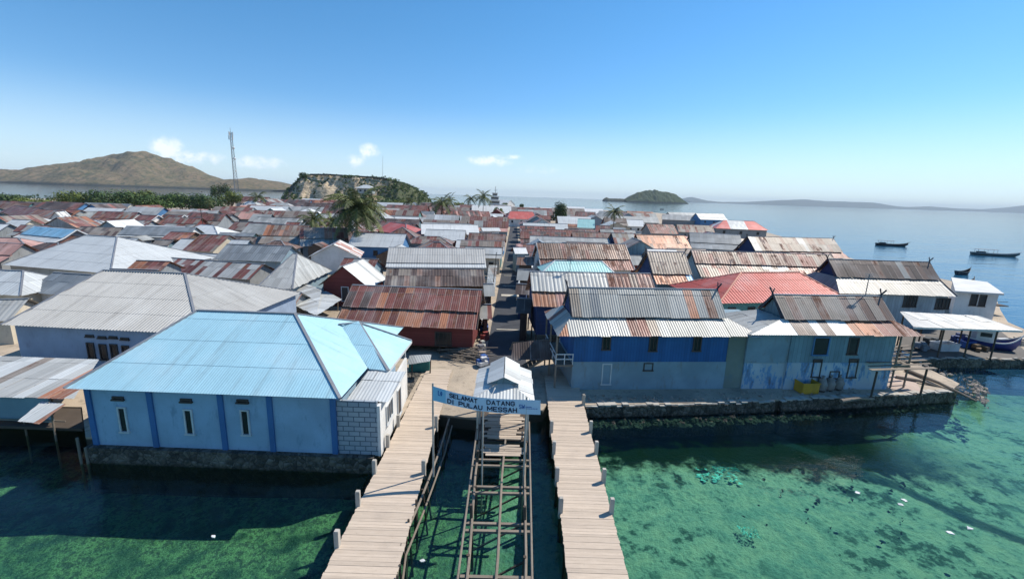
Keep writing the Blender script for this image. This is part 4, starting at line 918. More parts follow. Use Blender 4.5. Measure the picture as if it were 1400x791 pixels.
HL = [
 # right side, behind the front pair
 ('grey over rust-orange roof on a navy blue house, right of the lane', (729,419), (905,421), (724,371), (889,374), 5.6, dict(up='=LLLLLLLRRDRR', low='=OOROORRRRRRRR', brk=(.5,.42), near=1, wall='navy', stilts=1.4, slope=.75)),
 ('pale turquoise hip roof right of the lane, between two rusty roofs', (742,372), (840,373), (759,356), (823,357), 5.2, dict(up='E', hip=True, near=1, caps=CAPW, wall='white', depth=5)),
 ('long red rusty roof with white left verge behind the turquoise hip roof', (740,368), (868,369), (738,332), (863,334), 4.7, dict(up='MMRMMRMM', low='RRORRR', brk=(.45,.40), near=1, wall='white', barge=CAPW, slope=.75)),
 ('narrow house with dark pointed gables and light blue lower roof edge', (897,388), (952,389), (889,343), (933,345), 4.8, dict(up='TTTM', low='OOBB', brk=(.4,.3), near=1, wall='bluetin', barge=BARGE, gable='navy', horns=True, slope=.85)),
 ('very long striped rusty roof behind the red hip roof', (958,378), (1160,384), (941,341), (1140,349), 5.0, dict(up='RTRTMTRMTM', low='RRTDRDTRDTDTLDLT', brk=(.6,.5), near=1, wall='slate', barge=BARGE, slope=.75, wins=[])),
 ('long brown house on the waterfront with rusty skirt roof and curved horns', (1037,351), (1158,353), (1024,322), (1143,327), 5.2, dict(up='TTMTTLTMTT', low='RRRRRR', brk=(.35,.3), near=1, wall='wood', barge=BARGE, horns=True, gable='navy', slope=.85, skr=.8)),
 ('dark brown long roof over grey lower roof beside the white flat-roofed building', (1161,401), (1308,405), (1143,354), (1296,359), 5.6, dict(up='=DDDDDDDMDDDGDDMDD', low='=XXXXXXXXXXXXXXXL', brk=(.6,.45), near=1, wall='pale', barge=BARGE, gable='navy', horns=True, slope=.8, skl=1.2, wins=[])),
 ('orange rusty roof with one pale square sheet, left of the long white-edged grey roof', (878,341), (947,342), (872,320), (935,322), 4.8, dict(up='OOOOOOMO', near=2, wall='wood', slope=.75)),
 ('grey patched gable just left of the orange rusty roof', (842,338), (876,339), (846,318), (873,320), 4.6, dict(up='GTGR', near=2, wall='slate', gable='navy', barge=BARGE)),
 ('large blue-grey roof with bright white ridge near the east shore', (945,339), (1018,343), (934,315), (1020,324), 5.2, dict(up='K', low='K', near=2, caps=CAPW, wall='slate')),
 ('red and silver hip roof on a grey hall at the east waterfront', (978,312), (1051,315), (991,301), (1029,302), 6.2, dict(up='=QQQSSSQQQQ', hip=True, near=2, wall='grey', slope=.45)),
 ('bright blue house with dark flat roof on the far east shore', (958,300), (996,301), (956,291), (993,293), 6.0, dict(up='K', low='W', near=2, wall='blue', gable='blue')),
 ('faded yellow and rust striped roof in front of the bright blue house', (928,317), (978,319), (930,306), (984,309), 4.6, dict(up='TRTMT', near=2)),
 ('pale grey long roof left of the bright blue house', (905,300), (951,302), (908,292), (954,295), 4.8, dict(up='L', near=3)),
 ('thin dark grey roof at the water behind the pale grey long roof', (916,294), (953,295), (918,290), (953,291), 5.0, dict(up='K', near=3)),
 ('dark red rusty roof immediately left of the yellow striped roof', (890,319), (928,320), (898,306), (925,307), 4.4, dict(up='RRDR', near=2)),
 ('white roofed shed behind the lone palm on the right', (856,309), (880,310), (857,300), (886,301), 4.3, dict(up='W', near=2, wall='white')),
 ('grey roof with white lower edge above the white roofed shed', (843,303), (902,305), (845,295), (900,297), 4.7, dict(up='L', near=3)),
 ('red painted roof right beside the far part of the lane', (693,299), (733,300), (699,289), (728,289), 5.0, dict(up='Q', hip=True, near=2, wall='white')),
 ('wide pale roof above a rust-striped strip, right of the lane', (715,312), (777,314), (716,304), (776,306), 4.8, dict(up='Y', near=2, wall='white')),
 ('rust-striped low roof with white verge under the wide pale roof', (714,324), (804,326), (715,313), (802,315), 4.3, dict(up='RRRRRT', near=2, barge=CAPW, wall='white')),
 ('long pale green-grey roof between two rust-striped roofs, right of the lane', (724,334), (835,338), (725,321), (835,327), 4.4, dict(up='L', near=2, wall='white')),
 ('pale green flat roof with white walls left of the lone palm', (789,311), (813,312), (791,299), (819,300), 4.8, dict(up='E', near=2, wall='white')),
 ('small rust-brown block of a house left of the lone palm foot', (813,320), (833,321), (815,307), (832,309), 4.2, dict(up='RRM', near=2, wall='red')),
 ('white roof far back by the green bush tree', (724,290), (755,291), (727,283), (757,284), 4.6, dict(up='W', near=3, wall='white')),
 ('pale flat roof on the far shore right of the green bush tree', (770,288), (800,289), (773,282), (798,283), 4.9, dict(up='W', near=3, wall='white')),
 ('dark brown gable roof right of the green bush tree', (787,297), (815,298), (790,289), (812,290), 4.6, dict(up='DR', near=2)),
 ('grey hut roof against the water left of the lone palm crown', (815,298), (836,299), (817,288), (833,289), 4.6, dict(up='G', near=2)),
 ('brown roofed house on the far shore where the lane ends', (686,288), (712,289), (688,282), (710,283), 4.6, dict(up='T', near=3)),
 ('narrow dark roof pressed between the lane and the navy house', (705,428), (726,429), (708,408), (724,408), 4.4, dict(up='DKD', near=2, wall='dark', wins=[])),
 ('small dark shack roof at the lane behind the narrow dark roof', (704,402), (724,403), (706,388), (722,388), 4.4, dict(up='KD', near=2, wall='navy', wins=[])),
 ('grey tin shack roof beside the lane below the turquoise hip roof', (706,383), (728,384), (708,368), (726,368), 4.8, dict(up='GK', near=2, wall='dark', wins=[])),
 ('brown shack roof right of the lane facing the long grey ribbed roof', (706,362), (730,363), (708,351), (728,351), 4.9, dict(up='MD', near=2, wall='wood', wins=[])),
 ('white and rust shack roof right of the lane farther back', (704,347), (722,347), (705,338), (722,338), 4.9, dict(up='WR', near=2, wall='slate', wins=[])),
 ('patched grey shack roof on posts left of the lane beside the dark brown roof', (662,405), (677,405), (665,388), (678,388), 3.9, dict(up='GTL', near=2, wall='dark', wins=[])),
 ('rusty shack roof at the left of the lane beside the big rusty roof', (656,436), (673,436), (660,416), (675,416), 3.4, dict(up='RTG', near=2, wall='wood', wins=[])),
 # left of the lane
 ('plain white concrete roof over a grey tin wall, left of the lane', (576,320), (656,321), (577,306), (661,307), 5.2, dict(up='W', near=2, wall='tin', wins=[])),
 ('small white walled house right on the left edge of the lane', (660,316), (685,316), (664,311), (684,311), 4.8, dict(up='Y', near=2, wall='white')),
 ('bright red hip roof beside the tall palm', (513,315), (556,322), (513,302), (534,302), 4.6, dict(up='Q', hip=True, near=1, wall='red', slope=.5)),
 ('white roof with small arched gable behind the red hip roof', (538,304), (571,305), (543,296), (577,297), 4.6, dict(up='W', near=2, wall='white')),
 ('small rusty roof between the red hip roof and the white concrete roof', (545,314), (563,315), (543,305), (561,306), 4.0, dict(up='RR', near=2)),
 ('grey walled house with rust-striped ridge in front of the far palms', (607,299), (673,300), (620,288), (664,289), 5.0, dict(up='DRDRRP', low='G', brk=(.4,.3), near=2, wall='tin')),
 ('blue-grey roof left of the far palm pair', (564,295), (592,296), (568,288), (590,289), 4.6, dict(up='K', near=2, wall='white')),
 ('small rusty roof behind the blue-grey roof near the far palms', (560,289), (588,290), (565,282), (590,283), 4.5, dict(up='RP', near=3)),
 ('small white house with two-tier roof under the hill on the right', (544,275), (562,275), (548,268), (557,268), 5.0, dict(up='W', near=3, wall='white')),
 ('white roof at the shore left of the yacht', (670,279), (692,280), (672,273), (690,273), 4.8, dict(up='W', near=3, wall='white')),
 ('pink-brown hip roof with pale skirt left of the two low palms', (352,333), (413,334), (367,307), (409,308), 4.4, dict(up='MOTM', low='TGTT', brk=(.5,.4), near=2, slope=.6)),
 ('striped rust and tan roof directly below the two low palms', (410,337), (478,336), (414,311), (478,312), 4.4, dict(up='ORTRT', low='TGRGT', brk=(.5,.4), near=2, slope=.6)),
 ('long rust roof with white and dark wall panels left of the low palms', (335,297), (424,299), (335,287), (424,289), 4.8, dict(up='RTRTRR', near=2, wall='pale')),
 ('long pinkish roof behind the rust roof with wall panels', (328,287), (412,288), (330,280), (412,282), 4.9, dict(up='PTPM', near=3)),
 ('white house under the pale cliff', (409,276), (436,277), (411,271), (435,272), 5.0, dict(up='W', near=3, wall='white')),
 ('long low house with rust stripes under the cliff', (436,279), (476,280), (438,272), (475,273), 4.6, dict(up='TRTP', near=3, wall='pale')),
 ('white roofed house close under the cliff foot', (440,272), (470,273), (445,267), (468,267.5), 4.8, dict(up='W', near=3, wall='white')),
 ('dark red and tan striped roof right of the white hip roof', (249,342), (291,344), (263,320), (310,321), 4.0, dict(up='RRRMRT', near=1, wall='cream', slope=.55)),
 ('tan and dark striped roof continuing the dark red roof', (298,332), (352,334), (306,322), (352,324), 4.0, dict(up='TDTDT', near=2)),
 ('brown striped roof behind the small white hip roof with a pole', (310,314), (360,316), (304,302), (352,304), 4.2, dict(up='TDRDTR', near=2)),
 ('small white hip roof with a utility pole in front of it', (252,318), (298,321), (268,307), (289,307), 4.4, dict(up='W', hip=True, near=2, wall='white')),
 ('wide pale roof with white fascia left of the brown striped roofs', (248,304), (298,305), (260,294), (301,296), 4.4, dict(up='Y', near=2, wall='white')),
 ('long blue-grey roof above the bright white hip roof', (158,323), (257,325), (161,309), (247,310), 4.6, dict(up='K', low='Y', brk=(.2,.15), near=2, wall='white')),
 ('white curved roof between the white hip roof and the dark red roof', (228,343), (250,344), (215,325), (257,326), 3.6, dict(up='Y', near=2, wall='white')),
 ('pale low roofs patch in front of the dark red striped roof', (252,353), (290,355), (250,345), (288,346), 3.4, dict(up='Y', near=2, wall='cream')),
 ('red rusty roof with white gable edge, left one of the twin red roofs', (174,306), (200,307), (177,293), (207,294), 4.5, dict(up='RRR', near=2, barge=CAPW, wall='white')),
 ('red rusty roof with white gable edge, right one of the twin red roofs', (208,306), (237,307), (217,293), (246,294), 4.5, dict(up='RRD', near=2, barge=CAPW, wall='white')),
 ('faded pink roof behind the twin red roofs', (216,292), (246,293), (218,285), (250,286), 4.6, dict(up='P', near=3)),
 ('dull pink-grey roof in front of the mangrove trees', (252,292), (277,293), (254,285), (280,286), 4.5, dict(up='PG', near=3)),
 ('orange-pink roof right of the broad trees', (304,290), (331,291), (300,281), (326,282), 4.7, dict(up='O', near=3)),
 ('rust and pale striped roof below the communication tower', (310,299), (353,300), (313,289), (352,290), 4.6, dict(up='RTRP', near=3)),
 ('white house next to the foot of the communication tower', (326,283), (351,284), (330,274), (344,275), 5.0, dict(up='Y', hip=True, near=3, wall='white')),
 ('long blue-grey roof with white lower half and white verge at the left', (8,329), (66,335), (27,309), (86,311), 4.2, dict(up='B', low='Y', brk=(.55,.45), near=1, caps=CAPW, barge=CAPW, wall='grey')),
 ('dark rust striped strip roof behind the bright white hip roof', (96,322), (156,323), (99,310), (158,310), 4.2, dict(up='DRDTD', near=2)),
 ('low white hip roof above the dark rust strip roof', (92,308), (152,309), (98,300), (124,300), 4.6, dict(up='Y', hip=True, near=2, wall='white')),
 ('flat grey roof with pale edge left of the broad trees', (93,299), (142,299), (98,288), (152,290), 4.6, dict(up='G', near=2)),
 ('dark maroon strip roof left of the twin red roofs', (141,300), (172,301), (143,293), (175,294), 4.5, dict(up='D', near=3)),
 ('red-brown roof at the far left edge of the village', (-6,292), (30,296), (1,281), (38,281), 4.5, dict(up='RMRR', near=2)),
 ('rust-orange streaked roof near the far left edge', (25,299), (60,302), (41,285), (66,286), 4.2, dict(up='ORTO', near=2)),
 ('bright orange rusted roof near the far left', (62,300), (90,301), (66,285), (96,287), 4.3, dict(up='OOR', near=2)),
 ('rusty roof far left in front of the shore bushes', (88,284), (113,285), (92,277), (118,278), 4.6, dict(up='RO', near=3)),
 ('pink-tinted hip roof at the left picture edge', (-40,339), (40,340), (-20,322), (5,327), 4.0, dict(up='P', hip=True, near=2, wall='white')),
 ('pale green-white roof at the left edge behind the pink hip roof', (-14,318), (14,319), (-10,299), (20,300), 4.2, dict(up='Y', near=2, wall='cream')),
 ('narrow dark rust roof squeezed left of the bright white hip roof', (64,337), (84,338), (83,321), (103,322), 3.8, dict(up='DR', near=2)),
]
HH = {}
for (lb, EL, ER, RL, RR, ze, o) in HL:
    o.setdefault('slope', .55)
    HH[lb[:24]] = house(lb, EL, ER, RL, RR, ze=ze, **o)
gfront('small white gable front among the orange roofs at the far left', (64,304), (90,304), (75,290), 4.2, 8, 'WT', 'white', near=2)
R6 = HH['dark brown long roof ove'[:24]]
for px, py in ((1240,412),(1248,412),(1284,415),(1293,415)): R6.wp(px, py, .9, 1.4, bars=1)
R5 = house('salmon red ribbed hip roof in the middle of the right side', (983,415), (1165,411), (1009,371), (1098,373), ze=4.9, up='A', rib=(.03,2), hip=True, slope=.5, near=0, wall='teal', caps=CAPR, wins=[])
for u_ in (2.2,4.8,7.5): R5.win_at(u_, 3.7, .9, 1.1)
# blue tin skirt and lone objects on roofs are added below
def flatbox(label, pts, z0, z1, wall, roofmat, over=.35, name='flat_roofed_building', dz=.25, win=()):
    q = [P(x, y, z1) for x, y in pts]; c = sum(q, Vector())/4; root = empty(name, (c.x,c.y,z0), label, 'building'); m_ = MB(); m_.prism([tuple(p)[:2] for p in q], z0, z1); m_.build('wall', W(wall), root)
    m_ = MB(); m_.prism([tuple(c+(p-c)*(1+over/(p-c).length))[:2] for p in q], z1+.003, z1+dz); m_.build('roof', roofmat, root)
    U = (q[1]-q[0]).normalized(); out = Vector((U.y, -U.x, 0))
    for px, py, w_, h_ in win:
        dr = ray(px,py); O = Vector((0,0,CAMZ)); t = (q[0]-O).dot(out)/dr.dot(out); g_ = O+dr*t; window(root, Vector((q[0].x,q[0].y,0)), U, (g_-q[0]).dot(U), g_.z, w_, h_, out)
    FOOT.append((q[0], U, Vector((-U.y,U.x,0)), (q[1]-q[0]).length, (q[3]-q[0]).length)); return root, q
ROOFW = paint('white_slab', (.60,.60,.58), rough=.7, dirt=.12)
fb, q = flatbox('white waterside building with a white slab roof at the right', [(1308,399),(1366,402),(1347,388),(1303,382)], 1.0, 5.0, 'white', ROOFW, win=((1331,410,.8,1.6),(1343,411,.8,1.6)), over=.9)
m_ = MB(); p = P(1372,418,2.6); m_.box((p.x-.3,p.y+1,2.6), (1.6,2.5,.12)); m_.bar((p.x-1,p.y,3.2),(p.x+.5,p.y,3.2),.06); m_.build('landing', TIMBERD, fb)
# canopy over the landing place
root = empty('canopy', P(1310,470,1.2), 'wide pale canopy roof on posts over the cluttered landing at the right', 'canopy')
q = [P(1249,447,4.4), P(1398,452,4.4), P(1337,431,4.9), P(1230,426,4.9)]; m_ = MB(); sheets(m_, *q, 'V', 1); m_.build('roof', SHEET, root)
m_ = MB(); m_.bar(q[0]-Vector((0,0,.08)), q[1]-Vector((0,0,.08)), .08, .16); m_.bar(q[1]-Vector((0,0,.08)), q[2]-Vector((0,0,.08)), .08, .16); m_.build('fascia', FRAME, root)
for s_ in (.04,.3,.55,.8):
    for t_ in (.06,.9):
        p = (q[0].lerp(q[1],s_)).lerp(q[3].lerp(q[2],s_), t_); m_ = MB(); m_.tube([(p.x,p.y,1.2),(p.x,p.y,p.z)], .08, 6); m_.build('post', TIMBERD, root)
FOOT.append((q[0], (q[1]-q[0]).normalized(), Vector((0,1,0)), 22, 12)); FOOT.append((P(1190,530,1.2), Vector((1,0,0)), Vector((0,1,0)), 14, 9))
A_ = [P(1238,490,1.2),P(1415,490,1.2),P(1352,440,1.2),P(1222,440,1.2)]; m_ = MB(); m_.prism([tuple(p)[:2] for p in A_], 1.1, 1.23); m_.build('floor', paint('landing_floor',(.12,.11,.10),dirt=.5), root)
rn_ = random.Random(4)
for k, (px, py, lb, cc) in enumerate(((1262,478,'slate grey bale at the left end under the canopy',(.2,.23,.27)),(1275,470,'dark heap of nets under the left part of the canopy',(.05,.06,.07)),(1306,466,'dark blue bundle in the deep shade under the canopy',(.05,.08,.2)),(1338,478,'brown crate stack below the blue hull at the right',(.2,.13,.08)),(1334,468,'grey machine under the right part of the canopy',(.3,.3,.3)),(1377,474,'white buoys heap beyond the blue boat',(.6,.6,.6)),(1392,470,'pale planks pile at the right picture edge beyond the boat',(.45,.38,.3)))):
    p = P(px,py,1.25); m_ = MB()
    for q_ in range(4): m_.box((p.x+rn_.uniform(-.5,.5),p.y+rn_.uniform(-.4,.4),1.25+rn_.uniform(.15,.5)+.002*q_),(rn_.uniform(.4,1.3),rn_.uniform(.3,.9),rn_.uniform(.3,.8)),rn_.uniform(0,1.5))
    tag(m_.build('landing_goods', paint('goods%d'%k, cc, scale=3)), lb, 'goods')
# white tin awnings by the lane
shed('blue-white tarpaulin awning hanging by the lane in front of the pale building', [(711,366,3.4),(737,366,3.4),(736,349,3.9),(715,348,3.9)], 'W', name='awning', cat='awning', near=1)
shed('small blue-shaded awning over the lane edge beside the navy house', [(706,397,3.2),(722,390,3.4),(724,378,3.8),(709,384,3.6)], 'S', name='awning', cat='awning', near=1)
shed('rusty brown awning left of the lane between white walls', [(660,350,3.4),(681,346,3.4),(681,334,3.8),(664,334,3.8)], 'OP', name='awning', cat='awning', near=1)
shed('pale slatted awning strip along the left side of the lane', [(664,402,3.0),(676,402,3.0),(680,362,3.2),(668,362,3.2)], 'LTG', name='awning', cat='awning', near=1)
shed('rusty porch roof right of the lane above a white one', [(703,344,3.4),(722,344,3.4),(723,333,3.8),(706,333,3.8)], 'RP', name='awning', cat='awning', near=1)

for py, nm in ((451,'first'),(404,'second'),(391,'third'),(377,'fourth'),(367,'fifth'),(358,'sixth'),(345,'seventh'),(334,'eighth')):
    p = P(694, py, 1.2); m_ = MB(); dd = 1.3 if py == 404 else .28; m_.box((-.25+p.x*0, p.y, 1.235), (2.7, dd, .07)); tag(m_.build('hump_or_sun_patch', paint('pale_hump_or_sun', (.52,.48,.40))), '%sstrip across the dark lane, %s from the pier' % ('wide pale painted-sunlight ' if py == 404 else 'narrow pale concrete ', nm), 'speed hump', 'pale strips across the lane')  # narrow bars are humps; the wide slab paints a sunlit patch on the lane
# ------------------------------------------------------------------ sea wall, rubble, clutter
WALLPX = [(797,553),(925,551),(1060,546)]; 
def seawall(label, pxs, z1, capw, mat=STONE, zc=.1):
    q = [P(x, y, 1.2) for x, y in pxs]; z1 -= .08; root = empty('sea_wall', q[0], label, 'sea wall'); m_ = MB(); c_ = MB()
    for a, b in zip(q, q[1:]):
        n = max(1, int((b-a).length/.45))
        for k in range(n):
            p0, p1 = a.lerp(b,k/n), a.lerp(b,(k+1)/n); h_ = z1+R.uniform(-.12,.05)
            m_.bar(Vector((p0.x,p0.y,-.9)) , Vector((p1.x,p1.y,-.9)), .55+R.uniform(0,.2), 1.6) ; m_.bar(Vector((p0.x,p0.y,(h_-.1)/2)), Vector((p1.x,p1.y,(h_-.1)/2)), .42+R.uniform(0,.12), h_+.1)
            c_.bar(Vector((p0.x,p0.y+.05,h_+.02)), Vector((p1.x,p1.y+.05+R.uniform(-.05,.05),h_+.02)), capw+R.uniform(-.15,.12), .08+R.uniform(0,.05))
    m_.build('wall', mat, root); c_.build('coping', CONC, root)
seawall('rough dark sea wall with pale top running right from the right jetty', [(800,553),(925,551),(1058,546.5)], 1.22, .45)
seawall('smoother sea wall section with flat pale slab in front of the peeling house', [(1066,546),(1180,541),(1300,534)], 1.3, .5)
seawall('dark quay wall below the canopy at the right', [(1237,491),(1300,490),(1420,491),(1560,499)], 1.3, .3)
def rocks(label, region, n, smin, smax, z, name='rubble', mat=STONE, kind='stuff', zfn=None):
    m_ = MB()
    for _ in range(n):
        t, v = R.random(), R.uniform(-1,1); k = t*(len(region)-1); i = min(int(k), len(region)-2)
        c = P(region[i][0]+(region[i+1][0]-region[i][0])*(k-i), region[i][1]+(region[i+1][1]-region[i][1])*(k-i)+v*region[i][2], z)
        s = smin+(smax-smin)*R.random()**3; pts = []
        for (th, ph) in ((0,-1.2),(0,0),(1.25,0),(2.5,0),(3.8,0),(5.0,0),(0,1.3)):
            rr = s*R.uniform(.6,1.2); pts.append(c+Vector((math.cos(th)*math.cos(ph)*rr, math.sin(th)*math.cos(ph)*rr, math.sin(ph)*rr*.7+(R.uniform(-.1,.1)))))
        rg = pts[1:6]
        for i_ in range(5): m_.face([pts[6], rg[i_], rg[(i_+1)%5]]); m_.face([pts[0], rg[(i_+1)%5], rg[i_]])
    return tag(m_.build(name, mat), label, None, None, kind)
PALER = paint('pale_rubble', (.36,.31,.26), rough=.95, dirt=.6, scale=2)
rocks('dark rocks heaped along the foot of the sea wall', [(800,580,6),(930,577,6),(1060,570,6),(1180,562,6),(1310,548,6)], 700, .08, .45, .1)
rocks('broken stones and rubble on the eastern point', [(1205,520,18),(1260,512,14),(1330,528,12),(1350,545,6)], 520, .04, .28, 1.05, mat=PALER)
rocks('dark rocks along the foot of the light blue building', [(115,640,6),(300,645,8),(500,640,8)], 240, .08, .45, -.6)
rocks('stones and weed at the shore under the pavilion', [(610,585,6),(690,588,6),(745,580,6)], 120, .06, .35, -.3)
rocks('pebbles and debris behind the sea wall', [(800,544,4),(930,543,5),(1060,538,5),(1180,532,5)], 260, .03, .16, 1.25, mat=PALER)
rocks('dark sunken stones scattered on the seabed right of the jetty', [(840,610,30),(930,650,40),(1050,680,50),(1250,700,50)], 90, .05, .2, -1.45, name='seabed_stones', mat=paint('weed_stone',(.03,.06,.035)))
# eastern point: timber shelter, driftwood, slab
root = empty('timber_shelter', P(1215,540,1.2), 'rickety driftwood shelter frame on the stony point at the right', 'shelter')
C_ = [P(1190,545,1.2), P(1258,540,1.2), P(1225,505,1.2), P(1182,512,1.2)]
for c in C_: m_ = MB(); m_.tube([c, c+Vector((.1,.05,2.3))], .08, 6); m_.build('post', TIMBERD, root)
m_ = MB()
for k in range(7): a_ = C_[0].lerp(C_[3],k/6)+Vector((-.5,0,2.35+R.uniform(0,.1))); b_ = C_[1].lerp(C_[2],k/6)+Vector((.7,0,2.3+R.uniform(0,.15))); m_.bar(a_, b_, .12+R.uniform(0,.25), .04)
m_.build('roof', TIMBER, root)
for k, (a, b, lb) in enumerate((((1238,505),(1335,548),'long driftwood log slanting to the water on the stony point'),((1225,515),(1290,530),'short bleached log in the middle of the stony point'),((1150,548),(1195,545),'grey timber balk lying on the sea wall'))):
    m_ = MB(); m_.tube([P(*a,1.35),P(*a,1.35).lerp(P(*b,1.25),.5)+Vector((.1,.1,.1)),P(*b,1.2)], [.16,.13,.08], 7); tag(m_.build('driftwood', TIMBER), lb, 'log')
m_ = MB(); q = [P(1195,528,1.25),P(1262,538,1.25),P(1248,515,1.25),P(1200,508,1.25)]; m_.prism([tuple(p)[:2] for p in q], 1.1, 1.27); tag(m_.build('concrete_slab', paint('pinkish_slab',(.46,.36,.30))), 'pinkish concrete slab on the stony point', 'slab')
def crate(px, py, sx_, sy_, sz_, mat, label, cat='crate', name='crate', rz=.1):
    p = P(px, py, 1.2); root = empty(name, p, label, cat); m_ = MB(); t = .05; c, s = math.cos(rz), math.sin(rz)
    def bb(dx, dy, dz, x, y, z): m_.box((p.x+dx*c-dy*s, p.y+dx*s+dy*c, p.z+dz), (x,y,z), rz)
    bb(0,0,.06,sx_,sy_,t); bb(0,-sy_/2,sz_/2+.03,sx_,t,sz_); bb(0,sy_/2,sz_/2+.03,sx_,t,sz_); bb(-sx_/2,0,sz_/2+.03,t,sy_-.06,sz_); bb(sx_/2,0,sz_/2+.03,t,sy_-.06,sz_); m_.build('box', mat, root)
    m_ = MB(); 
    for k in (-1,1): m_.box((p.x-k*s*(sy_/2+.04)*1.0, p.y+k*c*(sy_/2+.04), p.z+sz_), (sx_+.12,.07,.08), rz)
    for k in (-1,1): m_.box((p.x+k*c*(sx_/2+.04), p.y+k*s*(sx_/2+.04), p.z+sz_-.003), (.07,sy_+.1,.08), rz)
    m_.build('rim', mat, root); return root
YEL = paint('yellow_plastic', (.50,.29,.03), rough=.5, dirt=.3); WHT = paint('white_plastic', (.62,.64,.66), rough=.5); BLU = paint('blue_plastic', (.03,.12,.42), rough=.4)
crate(1101,535,1.4,1.0,.9,YEL,'yellow plastic tub in front of the peeling blue house')
crate(1290,478,2.2,1.2,.8,WHT,'white ice box under the canopy at the right'); crate(1232,488,1.4,.8,.4,WHT,'white tray at the left end of the quay','tray','tray',.4)
crate(1320,474,1.2,.9,.7,BLU,'dark blue crate beside the white ice box under the canopy')
SACK = paint('sack_cloth', (.30,.28,.25), rough=.95, dirt=.4, scale=3)
for k, (px, py, lb) in enumerate(((1122,534,'left one of the three bulky sacks against the peeling wall'),(1133,533,'middle one of the three bulky sacks against the peeling wall'),(1145,532,'right one of the three bulky sacks against the peeling wall'))):
    p = P(px,py,1.2); m_ = MB(); r_ = .38; m_.tube([p, p+Vector((0,0,.15)), p+Vector((.03,0,.6)), p+Vector((.0,.02,1.0)), p+Vector((.02,0,1.12)), p+Vector((.0,0,1.3))], [r_*.8,r_,r_*1.05,r_*.8,r_*.25,r_*.4], 10); tag(m_.build('sack', SACK, merge=True), lb, 'sack', 'sacks against the peeling wall')
# firewood heap
m_ = MB(); c = P(638,487,1.2)
for k in range(70):
    a = R.uniform(-.7,.4); L_ = R.uniform(.8,3.2); p = c+Vector((R.gauss(0,.8), R.gauss(0,.7), R.uniform(.05,.7))); d_ = Vector((math.cos(a), math.sin(a)*1.2, R.uniform(-.12,.12)))*L_/2; m_.tube([p-d_, p+d_], R.uniform(.03,.06), 5)
tag(m_.build('firewood_heap', TIMBER), 'heap of crooked grey branches on the sand by the red house', 'firewood')
shed('little dark stall with flat tin roof beside the blue building porch', [(556,498,2.8),(588,494,2.8),(590,484,3.0),(560,486,3.0)], 'G', name='stall', cat='stall', posts=((563,518,1.2,2.8),(588,512,1.2,2.8)), post_mat=TIMBERD)
p = P(574,505,1.2); m_ = MB(); m_.box((p.x,p.y,1.7),(1.7,1.2,1.0),.1); tag(m_.build('net_bundle', paint('teal_net',(.03,.16,.15),scale=4)), 'teal fishing net bundle inside the little stall', 'fishing net')
# scattered laundry and junk on the left side of the lane
cols_ = [(.6,.6,.6),(.05,.12,.35),(.35,.08,.07),(.5,.5,.45),(.2,.2,.22),(.42,.33,.25)]
for k in range(14):
    py = 398+k*7.2; px = 668-k*.6+R.uniform(-3,3); p = P(px, py, 1.2+R.uniform(.3,1.2)); cc = cols_[k%6]; m_ = MB(); m_.box((0,0,0), (R.uniform(.5,1.1), R.uniform(.4,.9), R.uniform(.3,.8)), R.uniform(0,1)); m_.box((.1,.1,.45), (R.uniform(.3,.6), R.uniform(.3,.6), .2), R.uniform(0,1))
    o = m_.build('junk_pile', paint('junk%d' % (k%6), cc, scale=3)); o.location = (p.x-.2, p.y, 1.55); tag(o, '%s junk heap at the left edge of the lane, %s counted from the pier' % (('white','navy blue','dark red','pale grey','charcoal','tan')[k%6], ['first','second','third','fourth','fifth','sixth','seventh','eighth','ninth','tenth','eleventh','twelfth','thirteenth','fourteenth'][13-k]), 'junk', 'junk heaps along the left edge of the lane')
# small things in the water
for px, py, s_, lb, nm in ((1173,673,.17,'small white scrap floating nearest the sea wall','plastic'),(1236,683,.2,'upper of two white scraps close together on the seabed','plastic'),(1231,689,.18,'lower of two white scraps close together on the seabed','plastic'),(1299,728,.24,'largest white scrap, pale and round, at the lower right','plastic'),(1326,722,.2,'white scrap right of the largest one','plastic'),(292,733,.12,'tiny white scrap left of the left jetty','plastic'),(577,766,.15,'white scrap between left jetty and pier frame','plastic')):
    p = P(px,py,.31); m_ = MB(); pp = [p+Vector((math.cos(t_)*s_*R.uniform(.5,1), math.sin(t_)*s_*R.uniform(.4,.8), R.uniform(.0,.06))) for t_ in [k*.9 for k in range(7)]]; m_.face(pp); m_.face([v-Vector((0,0,.05)) for v in pp][::-1]); [m_.face([pp[k]-Vector((0,0,.05)), pp[(k+1)%7]-Vector((0,0,.05)), pp[(k+1)%7], pp[k]]) for k in range(7)]; o = tag(m_.build('floating_plastic', WHT), lb, 'litter'); 
TARP = paint('turquoise_tarp', (.25,.80,.70), rough=.6, dirt=.3, scale=3)
def rag(px, py, w_, h_, z, label, cat, name, seed):
    rn = random.Random(seed); m_ = MB(); p = P(px,py,z); n = 18; g_ = {}
    for i in range(n+1):
        for j in range(n+1): g_[i,j] = p+Vector(((i/n-.5)*w_*(1+.12*rn.uniform(-1,1)), (j/n-.5)*h_*(1+.12*rn.uniform(-1,1)), rn.uniform(0,.12)))
    for i in range(n):
        for j in range(n):
            if mnoise.noise(Vector((i*.3,j*.3,seed*3.1))) > -.05 and rn.random() < .6: m_.face([g_[i,j],g_[i+1,j],g_[i+1,j+1],g_[i,j+1]])
    tag(m_.build(name, TARP), label, cat)
rag(978,650,2.6,1.5,-1.1,'torn turquoise net lying on the seabed off the sea wall','fishing net','fishing_net',1); rag(1024,728,.9,.8,-1.2,'small turquoise sheet sunk right of the right jetty','tarpaulin','tarpaulin',2); rag(992,642,1.6,.5,-1.1,'narrow scrap of turquoise net beside the torn net','fishing net','fishing_net',3)
rag(640,677,.5,.5,-1.2,'green rag under water between left jetty and pier frame','rag','sunken_rag',4)

